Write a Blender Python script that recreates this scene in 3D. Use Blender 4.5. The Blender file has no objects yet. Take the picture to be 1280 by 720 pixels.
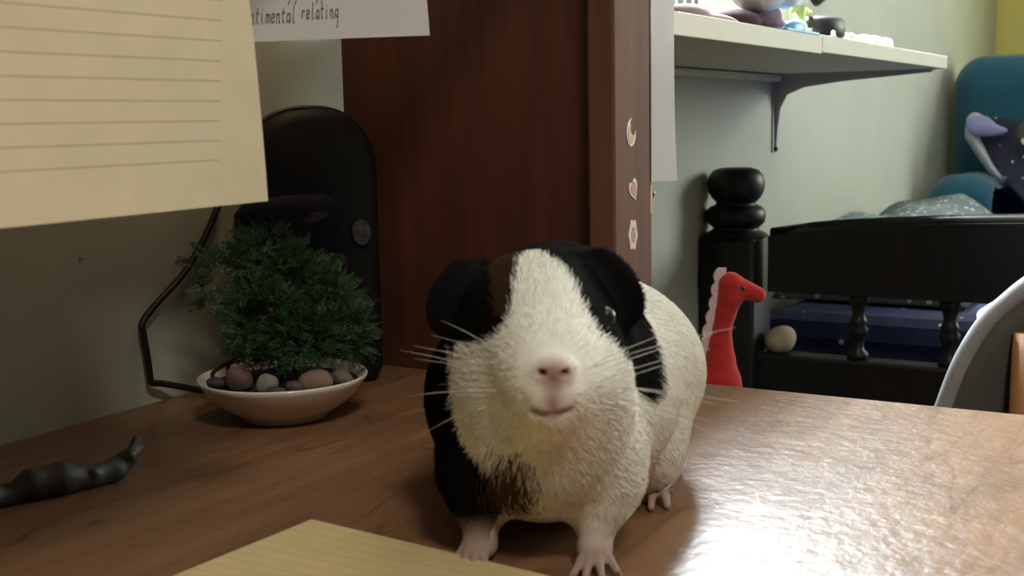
import bpy, bmesh, math, random
import numpy as np
from mathutils import Vector, Matrix

random.seed(7)
rng = np.random.default_rng(7)
S = bpy.context.scene
COL = S.collection

# ------------------------------------------------------------------ camera
cam_d = bpy.data.cameras.new('camera')
cam = bpy.data.objects.new('camera', cam_d)
COL.objects.link(cam)
cam_d.sensor_fit = 'HORIZONTAL'
cam_d.sensor_width = 36.0
cam_d.lens = 36.0 * 1520.0 / 1280.0
cam_d.clip_start = 0.02
yaw, pitch, roll = (math.radians(a) for a in (30.288, 7.918, -1.0743))
fwd = Vector((-math.sin(yaw) * math.cos(pitch), math.cos(yaw) * math.cos(pitch), -math.sin(pitch)))
rgt = Vector((math.cos(yaw), math.sin(yaw), 0))
upv = rgt.cross(fwd)
rgt, upv = (math.cos(roll) * rgt + math.sin(roll) * upv, -math.sin(roll) * rgt + math.cos(roll) * upv)
m = Matrix((rgt, upv, -fwd)).transposed().to_4x4()
m.translation = Vector((0.583, 0, 0.925))
cam.matrix_world = m
cam_d.dof.use_dof = True
cam_d.dof.focus_distance = 0.80
cam_d.dof.aperture_fstop = 20.0
S.camera = cam

# ------------------------------------------------------------------ world, light, exposure
S.view_settings.view_transform = 'Standard'
S.view_settings.look = 'None'
S.view_settings.exposure = 0.0
S.view_settings.gamma = 1.0
S.cycles.use_denoising = True
S.cycles.max_bounces = 8
S.cycles.diffuse_bounces = 5
S.cycles.caustics_reflective = False
S.cycles.caustics_refractive = False
S.cycles.sample_clamp_indirect = 6.0

w = bpy.data.worlds.new('sky')
S.world = w
w.use_nodes = True
w.node_tree.nodes['Background'].inputs[0].default_value = (0.80, 0.90, 1.0, 1)
w.node_tree.nodes['Background'].inputs[1].default_value = 2.5


def area(name, loc, direction, sx, sy, power, color):
    d = bpy.data.lights.new(name, 'AREA')
    d.shape = 'RECTANGLE'
    d.size, d.size_y, d.energy, d.color = sx, sy, power, color
    o = bpy.data.objects.new(name, d)
    COL.objects.link(o)
    o.location = loc
    o.rotation_euler = Vector(direction).to_track_quat('-Z', 'Y').to_euler()
    return o


# daylight through the window over the wall shelf, and through the window of the end wall
area('window_daylight', (-0.13, 1.65, 1.72), (1, 0, 0), 1.0, 0.68, 500, (0.84, 0.94, 1.0))
area('end_window_daylight', (2.15, 3.90, 1.6), (0, -1, 0), 1.3, 1.0, 85, (0.93, 1.0, 0.99))

# ------------------------------------------------------------------ materials


def srgb(r, g, b):
    f = lambda c: (c / 255 / 12.92) if c / 255 <= 0.04045 else ((c / 255 + 0.055) / 1.055) ** 2.4
    return (f(r), f(g), f(b), 1)


def mat(name, col, rough=0.6, var=0.12, scale=40, bump=0.0, bscale=200, metal=0.0, spec=0.5, stretch=None, sheen=0, coat=0):
    """Principled material with procedural colour variation and fine bump."""
    mt = bpy.data.materials.new(name)
    mt.use_nodes = True
    nt = mt.node_tree
    p = nt.nodes['Principled BSDF']
    p.inputs['Roughness'].default_value = rough
    p.inputs['Metallic'].default_value = metal
    p.inputs['Specular IOR Level'].default_value = spec
    if sheen:
        p.inputs['Sheen Weight'].default_value = sheen
    if coat:
        p.inputs['Coat Weight'].default_value = coat
        p.inputs['Coat Roughness'].default_value = 0.15
    tc = nt.nodes.new('ShaderNodeTexCoord')
    mp = nt.nodes.new('ShaderNodeMapping')
    if stretch:
        mp.inputs['Scale'].default_value = stretch
    nt.links.new(tc.outputs['Object'], mp.inputs[0])
    n = nt.nodes.new('ShaderNodeTexNoise')
    n.inputs['Scale'].default_value = scale
    n.inputs['Detail'].default_value = 5
    nt.links.new(mp.outputs[0], n.inputs['Vector'])
    r = nt.nodes.new('ShaderNodeValToRGB')
    c = Vector(col[:3])
    r.color_ramp.elements[0].position = 0.3
    r.color_ramp.elements[1].position = 0.7
    r.color_ramp.elements[0].color = (*(c * (1 - var)), 1)
    r.color_ramp.elements[1].color = (*(c * (1 + var)), 1)
    nt.links.new(n.outputs[0], r.inputs[0])
    nt.links.new(r.outputs[0], p.inputs['Base Color'])
    if bump:
        n2 = nt.nodes.new('ShaderNodeTexNoise')
        n2.inputs['Scale'].default_value = bscale
        n2.inputs['Detail'].default_value = 4
        nt.links.new(mp.outputs[0], n2.inputs['Vector'])
        b = nt.nodes.new('ShaderNodeBump')
        b.inputs['Strength'].default_value = bump
        b.inputs['Distance'].default_value = 0.002
        nt.links.new(n2.outputs[0], b.inputs['Height'])
        nt.links.new(b.outputs[0], p.inputs['Normal'])
    return mt


def attr_mat(name, attr, rough=0.6, spec=0.3, sheen=0.0):
    mt = bpy.data.materials.new(name)
    mt.use_nodes = True
    nt = mt.node_tree
    p = nt.nodes['Principled BSDF']
    p.inputs['Roughness'].default_value = rough
    p.inputs['Specular IOR Level'].default_value = spec
    p.inputs['Sheen Weight'].default_value = sheen
    a = nt.nodes.new('ShaderNodeAttribute')
    a.attribute_name = attr
    nt.links.new(a.outputs['Color'], p.inputs['Base Color'])
    return mt


def desk_material():
    mt = bpy.data.materials.new('varnished_orange_wood')
    mt.use_nodes = True
    nt = mt.node_tree
    L = nt.links.new
    p = nt.nodes['Principled BSDF']
    tc = nt.nodes.new('ShaderNodeTexCoord')
    mp = nt.nodes.new('ShaderNodeMapping')
    mp.inputs['Scale'].default_value = (9, 1.2, 1)
    L(tc.outputs['Object'], mp.inputs[0])
    n = nt.nodes.new('ShaderNodeTexNoise')
    n.inputs['Scale'].default_value = 9
    n.inputs['Detail'].default_value = 6
    n.inputs['Distortion'].default_value = 0.4
    L(mp.outputs[0], n.inputs['Vector'])
    r = nt.nodes.new('ShaderNodeValToRGB')
    r.color_ramp.elements[0].position = 0.3
    r.color_ramp.elements[0].color = (0.140, 0.070, 0.034, 1)
    r.color_ramp.elements[1].position = 0.72
    r.color_ramp.elements[1].color = (0.225, 0.115, 0.058, 1)
    L(n.outputs[0], r.inputs[0])
    # long thin cracks in the varnish, running across the grain
    mp2 = nt.nodes.new('ShaderNodeMapping')
    mp2.inputs['Rotation'].default_value = (0, 0, math.radians(24))
    mp2.inputs['Scale'].default_value = (11, 1.1, 1)
    L(tc.outputs['Object'], mp2.inputs[0])
    v = nt.nodes.new('ShaderNodeTexNoise')
    v.inputs['Scale'].default_value = 2.6
    v.inputs['Detail'].default_value = 2
    L(mp2.outputs[0], v.inputs['Vector'])
    sub = nt.nodes.new('ShaderNodeMath'); sub.operation = 'SUBTRACT'; sub.inputs[1].default_value = 0.58
    L(v.outputs[0], sub.inputs[0])
    ab = nt.nodes.new('ShaderNodeMath'); ab.operation = 'ABSOLUTE'
    L(sub.outputs[0], ab.inputs[0])
    cr = nt.nodes.new('ShaderNodeValToRGB')
    cr.color_ramp.elements[0].position = 0.0
    cr.color_ramp.elements[0].color = (0.45, 0.36, 0.30, 1)
    cr.color_ramp.elements[1].position = 0.008
    cr.color_ramp.elements[1].color = (1, 1, 1, 1)
    L(ab.outputs[0], cr.inputs[0])
    mx = nt.nodes.new('ShaderNodeMix'); mx.data_type = 'RGBA'; mx.blend_type = 'MULTIPLY'
    mx.inputs[0].default_value = 0.8
    L(r.outputs[0], mx.inputs[6]); L(cr.outputs[0], mx.inputs[7])
    L(mx.outputs[2], p.inputs['Base Color'])
    p.inputs['Specular IOR Level'].default_value = 0.46
    rr = nt.nodes.new('ShaderNodeMapRange')
    rr.inputs[3].default_value = 0.25
    rr.inputs[4].default_value = 0.40
    n4 = nt.nodes.new('ShaderNodeTexNoise')
    n4.inputs['Scale'].default_value = 60
    L(tc.outputs['Object'], n4.inputs['Vector'])
    L(n4.outputs[0], rr.inputs[0])
    L(rr.outputs[0], p.inputs['Roughness'])
    n3 = nt.nodes.new('ShaderNodeTexNoise')
    n3.inputs['Scale'].default_value = 170
    n3.inputs['Detail'].default_value = 3
    L(tc.outputs['Object'], n3.inputs['Vector'])
    b = nt.nodes.new('ShaderNodeBump')
    b.inputs['Strength'].default_value = 0.42
    b.inputs['Distance'].default_value = 0.0012
    L(n3.outputs[0], b.inputs['Height'])
    n5 = nt.nodes.new('ShaderNodeTexNoise')
    n5.inputs['Scale'].default_value = 28
    mp3 = nt.nodes.new('ShaderNodeMapping')
    mp3.inputs['Scale'].default_value = (0.5, 1.6, 1)
    L(tc.outputs['Object'], mp3.inputs[0]); L(mp3.outputs[0], n5.inputs['Vector'])
    b2 = nt.nodes.new('ShaderNodeBump')
    b2.inputs['Strength'].default_value = 0.25
    b2.inputs['Distance'].default_value = 0.002
    L(n5.outputs[0], b2.inputs['Height'])
    L(b.outputs[0], b2.inputs['Normal'])
    L(b2.outputs[0], p.inputs['Normal'])
    return mt


def lined_paper_material(name, col, line, spacing, first, axis, last=None, rough=0.85, margin=None):
    """Paper with printed rule lines every `spacing` along an object axis."""
    mt = mat(name, col, rough, 0.04, 60, 0.05, 500)
    nt = mt.node_tree
    L = nt.links.new
    p = nt.nodes['Principled BSDF']
    base = p.inputs['Base Color'].links[0].from_socket
    tc = [x for x in nt.nodes if x.type == 'TEX_COORD'][0]
    sp = nt.nodes.new('ShaderNodeSeparateXYZ')
    L(tc.outputs['Object'], sp.inputs[0])

    def math_(op, a, b):
        q = nt.nodes.new('ShaderNodeMath'); q.operation = op
        for i, s in enumerate((a, b)):
            if isinstance(s, (int, float)): q.inputs[i].default_value = s
            else: L(s, q.inputs[i])
        return q.outputs[0]
    z = sp.outputs[axis]
    q = math_('SUBTRACT', z, first - spacing * 0.5)
    q = math_('MODULO', q, spacing)
    q = math_('SUBTRACT', q, spacing * 0.5)
    q = math_('ABSOLUTE', q, 0)
    q = math_('LESS_THAN', q, 0.00028)
    q = math_('MULTIPLY', q, math_('GREATER_THAN', z, first - spacing * 0.4))
    if margin:
        q = math_('MULTIPLY', q, math_('LESS_THAN', sp.outputs[margin[0]], margin[1]))
    mx = nt.nodes.new('ShaderNodeMix'); mx.data_type = 'RGBA'
    L(q, mx.inputs[0]); L(base, mx.inputs[6])
    mx.inputs[7].default_value = line
    L(mx.outputs[2], p.inputs['Base Color'])
    return mt


def translucent(mt, amount):
    """Let part of the light through a thin sheet."""
    nt = mt.node_tree
    p = nt.nodes['Principled BSDF']
    t = nt.nodes.new('ShaderNodeBsdfTranslucent')
    nt.links.new(p.inputs['Base Color'].links[0].from_socket, t.inputs[0])
    mx = nt.nodes.new('ShaderNodeMixShader')
    mx.inputs[0].default_value = amount
    nt.links.new(p.outputs[0], mx.inputs[1]); nt.links.new(t.outputs[0], mx.inputs[2])
    nt.links.new(mx.outputs[0], nt.nodes['Material Output'].inputs[0])
    return mt


def starry_material(name, col, dot, scale, thr=0.10, rough=0.9):
    """Fabric with a scattered print of small round dots."""
    mt = mat(name, col, rough, 0.35, 9, 0.1, 300)
    nt = mt.node_tree
    p = nt.nodes['Principled BSDF']
    base = p.inputs['Base Color'].links[0].from_socket
    tc = [x for x in nt.nodes if x.type == 'TEX_COORD'][0]
    v = nt.nodes.new('ShaderNodeTexVoronoi')
    v.inputs['Scale'].default_value = scale
    nt.links.new(tc.outputs['Object'], v.inputs['Vector'])
    r = nt.nodes.new('ShaderNodeValToRGB')
    r.color_ramp.elements[0].position = thr
    r.color_ramp.elements[0].color = (1, 1, 1, 1)
    r.color_ramp.elements[1].position = thr + 0.03
    r.color_ramp.elements[1].color = (0, 0, 0, 1)
    nt.links.new(v.outputs['Distance'], r.inputs[0])
    mx = nt.nodes.new('ShaderNodeMix'); mx.data_type = 'RGBA'
    nt.links.new(r.outputs[0], mx.inputs[0]); nt.links.new(base, mx.inputs[6])
    mx.inputs[7].default_value = dot
    nt.links.new(mx.outputs[2], p.inputs['Base Color'])
    return mt


def glass_material():
    mt = bpy.data.materials.new('window_glass')
    mt.use_nodes = True
    nt = mt.node_tree
    nt.nodes.remove(nt.nodes['Principled BSDF'])
    t = nt.nodes.new('ShaderNodeBsdfTransparent')
    g = nt.nodes.new('ShaderNodeBsdfGlossy')
    g.inputs['Roughness'].default_value = 0.02
    mx = nt.nodes.new('ShaderNodeMixShader')
    mx.inputs[0].default_value = 0.06
    nt.links.new(t.outputs[0], mx.inputs[1]); nt.links.new(g.outputs[0], mx.inputs[2])
    nt.links.new(mx.outputs[0], nt.nodes['Material Output'].inputs[0])
    return mt


M = dict(
    wall=mat('cream_wall_paint', srgb(190, 195, 180), 0.75, 0.04, 6, 0.06, 260),
    far_wall=mat('low_bounce_dark_wall', srgb(62, 50, 42), 0.8, 0.04, 6),  # walls out of view, coloured dark to cut bounced room light
    yellow=mat('yellow_wall_paint', srgb(246, 234, 140), 0.75, 0.03, 6),
    ceiling=mat('low_bounce_grey_ceiling', srgb(140, 135, 126), 0.85, 0.02, 5),  # unseen ceiling, greyed so it bounces less light
    floor=mat('brown_floor', srgb(84, 62, 46), 0.6, 0.15, 8, stretch=(1, 8, 1)),
    white_paint=mat('white_gloss_paint', srgb(230, 228, 220), 0.4, 0.02, 20),
    desk=desk_material(),
    dark_wood=mat('dark_brown_veneer', (0.075, 0.022, 0.011, 1), 0.5, 0.25, 14, 0.04, 60, stretch=(6, 6, 0.5)),
    post_wood=mat('reddish_brown_veneer', (0.140, 0.066, 0.040, 1), 0.65, 0.14, 14, 0.05, 80, spec=0.15, stretch=(6, 6, 0.6)),
    black_wood=mat('black_stained_wood', (0.007, 0.0065, 0.006, 1), 0.45, 0.3, 20, 0.05, 60, spec=0.3, stretch=(5, 5, 1)),
    gloss_black=mat('glossy_black_wood', (0.008, 0.007, 0.006, 1), 0.22, 0.3, 20, spec=0.6),
    shelf=mat('cream_melamine', srgb(198, 197, 176), 0.55, 0.03, 20),
    steel=mat('grey_painted_steel', srgb(176, 172, 172), 0.4, 0.05, 30, spec=0.5),
    brass=mat('dull_brass', (0.35, 0.25, 0.12, 1), 0.35, 0.1, 30, metal=0.9),
    zinc=mat('bright_zinc', (0.6, 0.6, 0.6, 1), 0.3, 0.1, 30, metal=1.0),
    white_paper=mat('plain_white_paper', srgb(222, 221, 218), 0.85, 0.03, 30, 0.05, 300),
    strip_paper=mat('strip_white_paper', srgb(206, 205, 206), 0.85, 0.03, 30),
    ink=mat('pencil_graphite', (0.20, 0.195, 0.185, 1), 0.6, 0.1, 200),
    black_cloth=mat('black_bag_fabric', (0.0045, 0.005, 0.005, 1), 0.6, 0.3, 60, 0.15, 700, spec=0.3),
    navy_cloth=mat('navy_bag_fabric', (0.010, 0.010, 0.026, 1), 0.75, 0.5, 40, 0.15, 700, spec=0.2),
    pale_print=mat('pale_grey_print', (0.06, 0.06, 0.068, 1), 0.75, 0.5, 180, spec=0.2),
    zip=mat('zip_tape', (0.010, 0.010, 0.009, 1), 0.5, 0.2, 90),
    cable=mat('black_rubber_cable', (0.012, 0.010, 0.009, 1), 0.45, 0.1, 60),
    ceramic=mat('white_glazed_ceramic', srgb(214, 204, 196), 0.25, 0.03, 30, coat=0.3),
    soil=mat('dark_potting_soil', (0.012, 0.010, 0.008, 1), 0.95, 0.5, 300, 0.6, 500),
    leaf=mat('dark_green_leaf', (0.026, 0.070, 0.024, 1), 0.55, 0.5, 70),
    stem=mat('brown_stem', (0.05, 0.03, 0.018, 1), 0.8, 0.3, 120),
    band=mat('dark_grey_rubbery_band', (0.030, 0.030, 0.024, 1), 0.55, 0.4, 120, 0.2, 300),
    red_felt=mat('red_felt', srgb(182, 48, 46), 0.95, 0.08, 120, 0.25, 900, spec=0.15, sheen=0.25),
    lace=mat('white_lace_trim', srgb(224, 196, 196), 0.9, 0.08, 300, 0.3, 900),
    teal=mat('teal_velour', srgb(28, 84, 104), 0.95, 0.10, 18, 0.15, 500, sheen=0.2),
    navy_stars=starry_material('navy_star_print_fabric', (0.016, 0.016, 0.034, 1), (0.75, 0.75, 0.7, 1), 40, 0.13),
    navy_lining=mat('lavender_lining_fabric', srgb(150, 152, 196), 0.9, 0.15, 30),
    pale_lining=mat('pale_grey_lining_fabric', srgb(196, 198, 208), 0.9, 0.12, 30),
    bluestars=starry_material('blue_star_print_fabric', (0.012, 0.018, 0.075, 1), (0.6, 0.65, 0.7, 1), 24, 0.07),
    patch=starry_material('grey_flower_print_fabric', (0.032, 0.042, 0.040, 1), (0.26, 0.26, 0.23, 1), 60, 0.22),
    multi=starry_material('dark_yellow_print_fabric', (0.03, 0.03, 0.02, 1), (0.8, 0.75, 0.4, 1), 30, 0.3),
    cream_fab=mat('cream_plush_fabric', srgb(150, 138, 112), 0.95, 0.08, 60, 0.2, 500),
    grey_fab=mat('grey_chair_fabric', srgb(74, 71, 68), 0.92, 0.12, 40, 0.2, 700, sheen=0.3),
    lit_rim=mat('painted_lit_chair_rim', srgb(140, 140, 140), 0.9, 0.08, 60, 0.2, 700, sheen=0.3),  # lighter than the backrest: window light painted into the rim colour
    chair_wood=mat('light_brown_chair_wood', srgb(170, 122, 78), 0.5, 0.12, 20, stretch=(8, 8, 1)),
    white_plush=mat('white_plush_fabric', srgb(240, 244, 244), 0.95, 0.03, 40, 0.3, 400),
    maroon=mat('dark_maroon_fabric', srgb(74, 44, 58), 0.9, 0.25, 60, 0.2, 300),
    mauve=mat('mauve_grey_cloth', srgb(142, 122, 116), 0.9, 0.2, 40, 0.2, 300),
    skyblue=mat('sky_blue_plastic', srgb(110, 176, 222), 0.4, 0.05, 40),
    lime=mat('lime_green_plastic', srgb(176, 206, 122), 0.45, 0.08, 60),
    toy_yellow=mat('pale_yellow_plastic', srgb(236, 230, 130), 0.45, 0.05, 60),
    toy_white=mat('white_plastic', srgb(244, 244, 240), 0.4, 0.02, 60),
    toy_black=mat('black_plastic', (0.014, 0.014, 0.016, 1), 0.5, 0.2, 60),
    dark_brown=mat('dark_brown_plastic', (0.03, 0.018, 0.012, 1), 0.5, 0.2, 60),
    sticker=mat('white_sticker_vinyl', srgb(214, 190, 178), 0.5, 0.05, 120),
    sticker_pink=mat('pink_sticker_print', srgb(176, 112, 104), 0.5, 0.08, 120),
    sticker_grey=mat('grey_sticker_print', srgb(150, 128, 118), 0.5, 0.2, 300),
    sticker_yellow=mat('yellowish_sticker_print', srgb(176, 146, 108), 0.5, 0.2, 300),
    tape=mat('old_tape_residue', srgb(166, 140, 118), 0.5, 0.2, 200),
    eye=mat('dark_eye', (0.006, 0.004, 0.003, 1), 0.3, 0.1, 60),
    claw=mat('horn_claw', srgb(150, 118, 100), 0.5, 0.1, 60),
    whisker=mat('white_whisker', srgb(225, 222, 212), 0.5, 0.02, 60),
    glass=glass_material(),
)

# ------------------------------------------------------------------ mesh helpers


def link_mesh(name, me, material, parent=None, smooth=True):
    o = bpy.data.objects.new(name, me)
    COL.objects.link(o)
    if material:
        me.materials.append(material)
    if smooth:
        me.polygons.foreach_set('use_smooth', [True] * len(me.polygons))
    if parent:
        o.parent = parent
    return o


def bm_obj(name, bm, material, parent=None, smooth=False):
    bmesh.ops.recalc_face_normals(bm, faces=bm.faces)
    me = bpy.data.meshes.new(name)
    bm.to_mesh(me)
    bm.free()
    return link_mesh(name, me, material, parent, smooth)


def box_bm(x0, x1, y0, y1, z0, z1, bevel=0.0, seg=2, bm=None):
    b = bmesh.new()
    bmesh.ops.create_cube(b, size=1)
    bmesh.ops.scale(b, vec=(x1 - x0, y1 - y0, z1 - z0), verts=b.verts)
    bmesh.ops.translate(b, vec=((x0 + x1) / 2, (y0 + y1) / 2, (z0 + z1) / 2), verts=b.verts)
    if bevel:
        bmesh.ops.bevel(b, geom=b.edges[:], offset=bevel, segments=seg, affect='EDGES', profile=0.5)
    if bm is None:
        return b
    t = bpy.data.meshes.new('t'); b.to_mesh(t); b.free(); bm.from_mesh(t); bpy.data.meshes.remove(t)
    return bm


def box(name, x0, x1, y0, y1, z0, z1, material, parent=None, bevel=0.002):
    return bm_obj(name, box_bm(x0, x1, y0, y1, z0, z1, bevel), material, parent)


def tube_bm(pts, radii, n=8, bm=None, cap=True):
    bm = bm or bmesh.new()
    pts = [Vector(p) for p in pts]
    if not isinstance(radii, (list, tuple)):
        radii = [radii] * len(pts)
    prev = None
    rings = []
    for i, p in enumerate(pts):
        t = (pts[min(i + 1, len(pts) - 1)] - pts[max(i - 1, 0)]).normalized()
        if prev is None:
            a = Vector((0, 0, 1)) if abs(t.z) < 0.9 else Vector((1, 0, 0))
            nrm = t.cross(a).normalized()
        else:
            nrm = (prev - t * prev.dot(t)).normalized()
        prev = nrm
        bn = t.cross(nrm)
        rings.append([bm.verts.new(p + radii[i] * (math.cos(2 * math.pi * k / n) * nrm + math.sin(2 * math.pi * k / n) * bn)) for k in range(n)])
    for a, b in zip(rings, rings[1:]):
        for k in range(n):
            bm.faces.new((a[k], a[(k + 1) % n], b[(k + 1) % n], b[k]))
    if cap:
        bm.faces.new(rings[0][::-1]); bm.faces.new(rings[-1])
    return bm


def spline(pts, n=8):
    """Catmull-Rom resampling."""
    P = [Vector(p) for p in pts]
    P = [P[0] * 2 - P[1]] + P + [P[-1] * 2 - P[-2]]
    out = []
    for i in range(1, len(P) - 2):
        for k in range(n):
            t = k / n
            a, b, c, d = P[i - 1], P[i], P[i + 1], P[i + 2]
            out.append(0.5 * ((2 * b) + (c - a) * t + (2 * a - 5 * b + 4 * c - d) * t * t + (3 * b - a - 3 * c + d) * t ** 3))
    out.append(P[-2])
    return out


def tube(name, pts, radii, material, parent=None, n=8):
    return bm_obj(name, tube_bm(pts, radii, n), material, parent, True)


def lathe_bm(profile, n=32, bm=None, center=(0, 0, 0)):
    bm = bm or bmesh.new()
    c = Vector(center)
    rings = []
    for r, z in profile:
        if r < 1e-6:
            rings.append([bm.verts.new(c + Vector((0, 0, z)))])
        else:
            rings.append([bm.verts.new(c + Vector((r * math.cos(2 * math.pi * k / n), r * math.sin(2 * math.pi * k / n), z))) for k in range(n)])
    for a, b in zip(rings, rings[1:]):
        for k in range(n):
            k2 = (k + 1) % n
            if len(a) == 1 and len(b) == 1: continue
            if len(a) == 1: bm.faces.new((a[0], b[k2], b[k]))
            elif len(b) == 1: bm.faces.new((a[k], a[k2], b[0]))
            else: bm.faces.new((a[k], a[k2], b[k2], b[k]))
    return bm


def prism_bm(outline, origin, ex, ey, depth, bm=None):
    """Extrude a 2-D outline (in the plane ex, ey) by `depth` along ex x ey."""
    bm = bm or bmesh.new()
    o, ex, ey = Vector(origin), Vector(ex), Vector(ey)
    nz = ex.cross(ey).normalized() * depth
    a = [bm.verts.new(o + ex * u + ey * v) for u, v in outline]
    b = [bm.verts.new(q.co + nz) for q in a]
    bm.faces.new(a[::-1]); bm.faces.new(b)
    k = len(a)
    for i in range(k):
        bm.faces.new((a[i], a[(i + 1) % k], b[(i + 1) % k], b[i]))
    return bm


def grid_obj(name, f, nu, nv, material, parent=None, thick=0.0):
    vs = [f(i / nu, j / nv) for j in range(nv + 1) for i in range(nu + 1)]
    fs = [(j * (nu + 1) + i, j * (nu + 1) + i + 1, (j + 1) * (nu + 1) + i + 1, (j + 1) * (nu + 1) + i) for j in range(nv) for i in range(nu)]
    me = bpy.data.meshes.new(name)
    me.from_pydata([tuple(v) for v in vs], [], fs)
    if thick:
        bm = bmesh.new(); bm.from_mesh(me)
        bmesh.ops.recalc_face_normals(bm, faces=bm.faces)
        bmesh.ops.solidify(bm, geom=bm.faces[:], thickness=thick)
        bm.to_mesh(me); bm.free()
    return link_mesh(name, me, material, parent)


def tag(o, label, cat, group=None):
    o['label'] = label
    o['category'] = cat
    if group: o['group'] = group
    return o


def thing(name, label, cat, loc=(0, 0, 0), group=None):
    o = bpy.data.objects.new(name, None)
    o.empty_display_size = 0.05
    COL.objects.link(o)
    o.location = loc
    return tag(o, label, cat, group)


def into(o, root):
    """Parent an object built in world coordinates under a placed Empty."""
    o.parent = root
    o.matrix_parent_inverse = Matrix.Translation(root.location).inverted()
    return o


def struct(o):
    o['kind'] = 'structure'
    return o


# ---- signed-distance modelling: organic one-piece surfaces ----

class Field:
    def __init__(self, lo, hi, h):
        self.lo, self.h = np.array(lo, float), h
        self.n = np.ceil((np.array(hi) - self.lo) / h).astype(int) + 1
        self.D = np.full(self.n, 0.05, np.float32)
        self.ax = [self.lo[i] + h * np.arange(self.n[i]) for i in range(3)]

    def _slice(self, lo, hi):
        a = np.clip(np.floor((np.array(lo) - self.lo) / self.h).astype(int), 0, self.n)
        b = np.clip(np.ceil((np.array(hi) - self.lo) / self.h).astype(int) + 1, 0, self.n)
        sl = tuple(slice(a[i], b[i]) for i in range(3))
        X = self.ax[0][sl[0]][:, None, None]; Y = self.ax[1][sl[1]][None, :, None]; Z = self.ax[2][sl[2]][None, None, :]
        return sl, X, Y, Z

    def _merge(self, sl, d, k, cut):
        D = self.D[sl]
        if cut:
            d = -d
            hh = np.maximum(k - np.abs(D - d), 0) / k
            self.D[sl] = np.maximum(D, d) + hh * hh * k * 0.25
        else:
            hh = np.maximum(k - np.abs(D - d), 0) / k
            self.D[sl] = np.minimum(D, d) - hh * hh * k * 0.25

    def ell(self, c, r, k=0.008, rot=None, cut=False):
        c, r = np.array(c, float), np.array(r, float)
        mr = r.max() + 0.02
        sl, X, Y, Z = self._slice(c - mr, c + mr)
        x, y, z = X - c[0], Y - c[1], Z - c[2]
        if rot is not None:
            R = np.array(rot.to_matrix()) if hasattr(rot, 'to_matrix') else np.array(rot)
            x, y, z = (R[0, i] * x + R[1, i] * y + R[2, i] * z for i in range(3))
        k0 = np.sqrt((x / r[0]) ** 2 + (y / r[1]) ** 2 + (z / r[2]) ** 2) + 1e-9
        k1 = np.sqrt((x / r[0] ** 2) ** 2 + (y / r[1] ** 2) ** 2 + (z / r[2] ** 2) ** 2) + 1e-9
        self._merge(sl, (k0 * (k0 - 1) / k1).astype(np.float32), k, cut)

    def cap(self, a, b, r1, r2, k=0.003, cut=False):
        a, b = np.array(a, float), np.array(b, float)
        mr = max(r1, r2) + 0.012
        sl, X, Y, Z = self._slice(np.minimum(a, b) - mr, np.maximum(a, b) + mr)
        ba = b - a
        t = np.clip(((X - a[0]) * ba[0] + (Y - a[1]) * ba[1] + (Z - a[2]) * ba[2]) / (ba @ ba), 0, 1)
        d = np.sqrt((X - a[0] - t * ba[0]) ** 2 + (Y - a[1] - t * ba[1]) ** 2 + (Z - a[2] - t * ba[2]) ** 2) - (r1 + (r2 - r1) * t)
        self._merge(sl, d.astype(np.float32), k, cut)

    def floor_cut(self, z):
        self.D = np.maximum(self.D, (z - self.ax[2])[None, None, :].astype(np.float32))

    def sample(self, P):
        q = np.clip(((P - self.lo) / self.h), 0, self.n - 1.001)
        i = q.astype(int); f = q - i
        out = 0
        for dx in (0, 1):
            for dy in (0, 1):
                for dz in (0, 1):
                    wgt = (f[:, 0] if dx else 1 - f[:, 0]) * (f[:, 1] if dy else 1 - f[:, 1]) * (f[:, 2] if dz else 1 - f[:, 2])
                    out = out + wgt * self.D[i[:, 0] + dx, i[:, 1] + dy, i[:, 2] + dz]
        return out

    def normals(self, P):
        e = self.h
        g = np.stack([self.sample(P + e * v) - self.sample(P - e * v) for v in np.eye(3)], 1)
        return g / (np.linalg.norm(g, axis=1, keepdims=True) + 1e-12)

    def mesh(self):
        """Naive surface nets: returns vertices, quads."""
        D = self.D; s = D < 0
        nx, ny, nz = (np.array(D.shape) - 1)
        corner = [(i, j, k) for i in (0, 1) for j in (0, 1) for k in (0, 1)]
        cnt = np.zeros((nx, ny, nz), np.uint8)
        for i, j, k in corner:
            cnt += s[i:nx + i, j:ny + j, k:nz + k]
        act = (cnt > 0) & (cnt < 8)
        idx = np.argwhere(act)
        vid = np.full(act.shape, -1, np.int32)
        vid[act] = np.arange(len(idx))
        acc = np.zeros((len(idx), 3)); num = np.zeros(len(idx))
        for a in corner:
            for ax in range(3):
                if a[ax]: continue
                b = list(a); b[ax] = 1
                va = D[idx[:, 0] + a[0], idx[:, 1] + a[1], idx[:, 2] + a[2]]
                vb = D[idx[:, 0] + b[0], idx[:, 1] + b[1], idx[:, 2] + b[2]]
                c = (va < 0) != (vb < 0)
                t = np.where(c, va / np.where(c, va - vb, 1), 0)
                p = np.tile(np.array(a, float), (len(idx), 1)); p[:, ax] = t
                acc[c] += p[c]; num[c] += 1
        V = self.lo + (idx + acc / num[:, None]) * self.h
        Q = []
        for ax in range(3):
            o1, o2 = [(1, 2), (2, 0), (0, 1)][ax]
            sa = np.moveaxis(s, (ax, o1, o2), (0, 1, 2)); va = np.moveaxis(vid, (ax, o1, o2), (0, 1, 2))
            A, B = sa[:-1, 1:-1, 1:-1], sa[1:, 1:-1, 1:-1]
            e = np.argwhere(A != B)
            flip = A[e[:, 0], e[:, 1], e[:, 2]]
            i, j, k = e[:, 0], e[:, 1], e[:, 2]
            q = np.stack([va[i, j, k], va[i, j + 1, k], va[i, j + 1, k + 1], va[i, j, k + 1]], 1)
            q[~flip] = q[~flip][:, ::-1]
            Q.append(q)
        Q = np.concatenate(Q)
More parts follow.
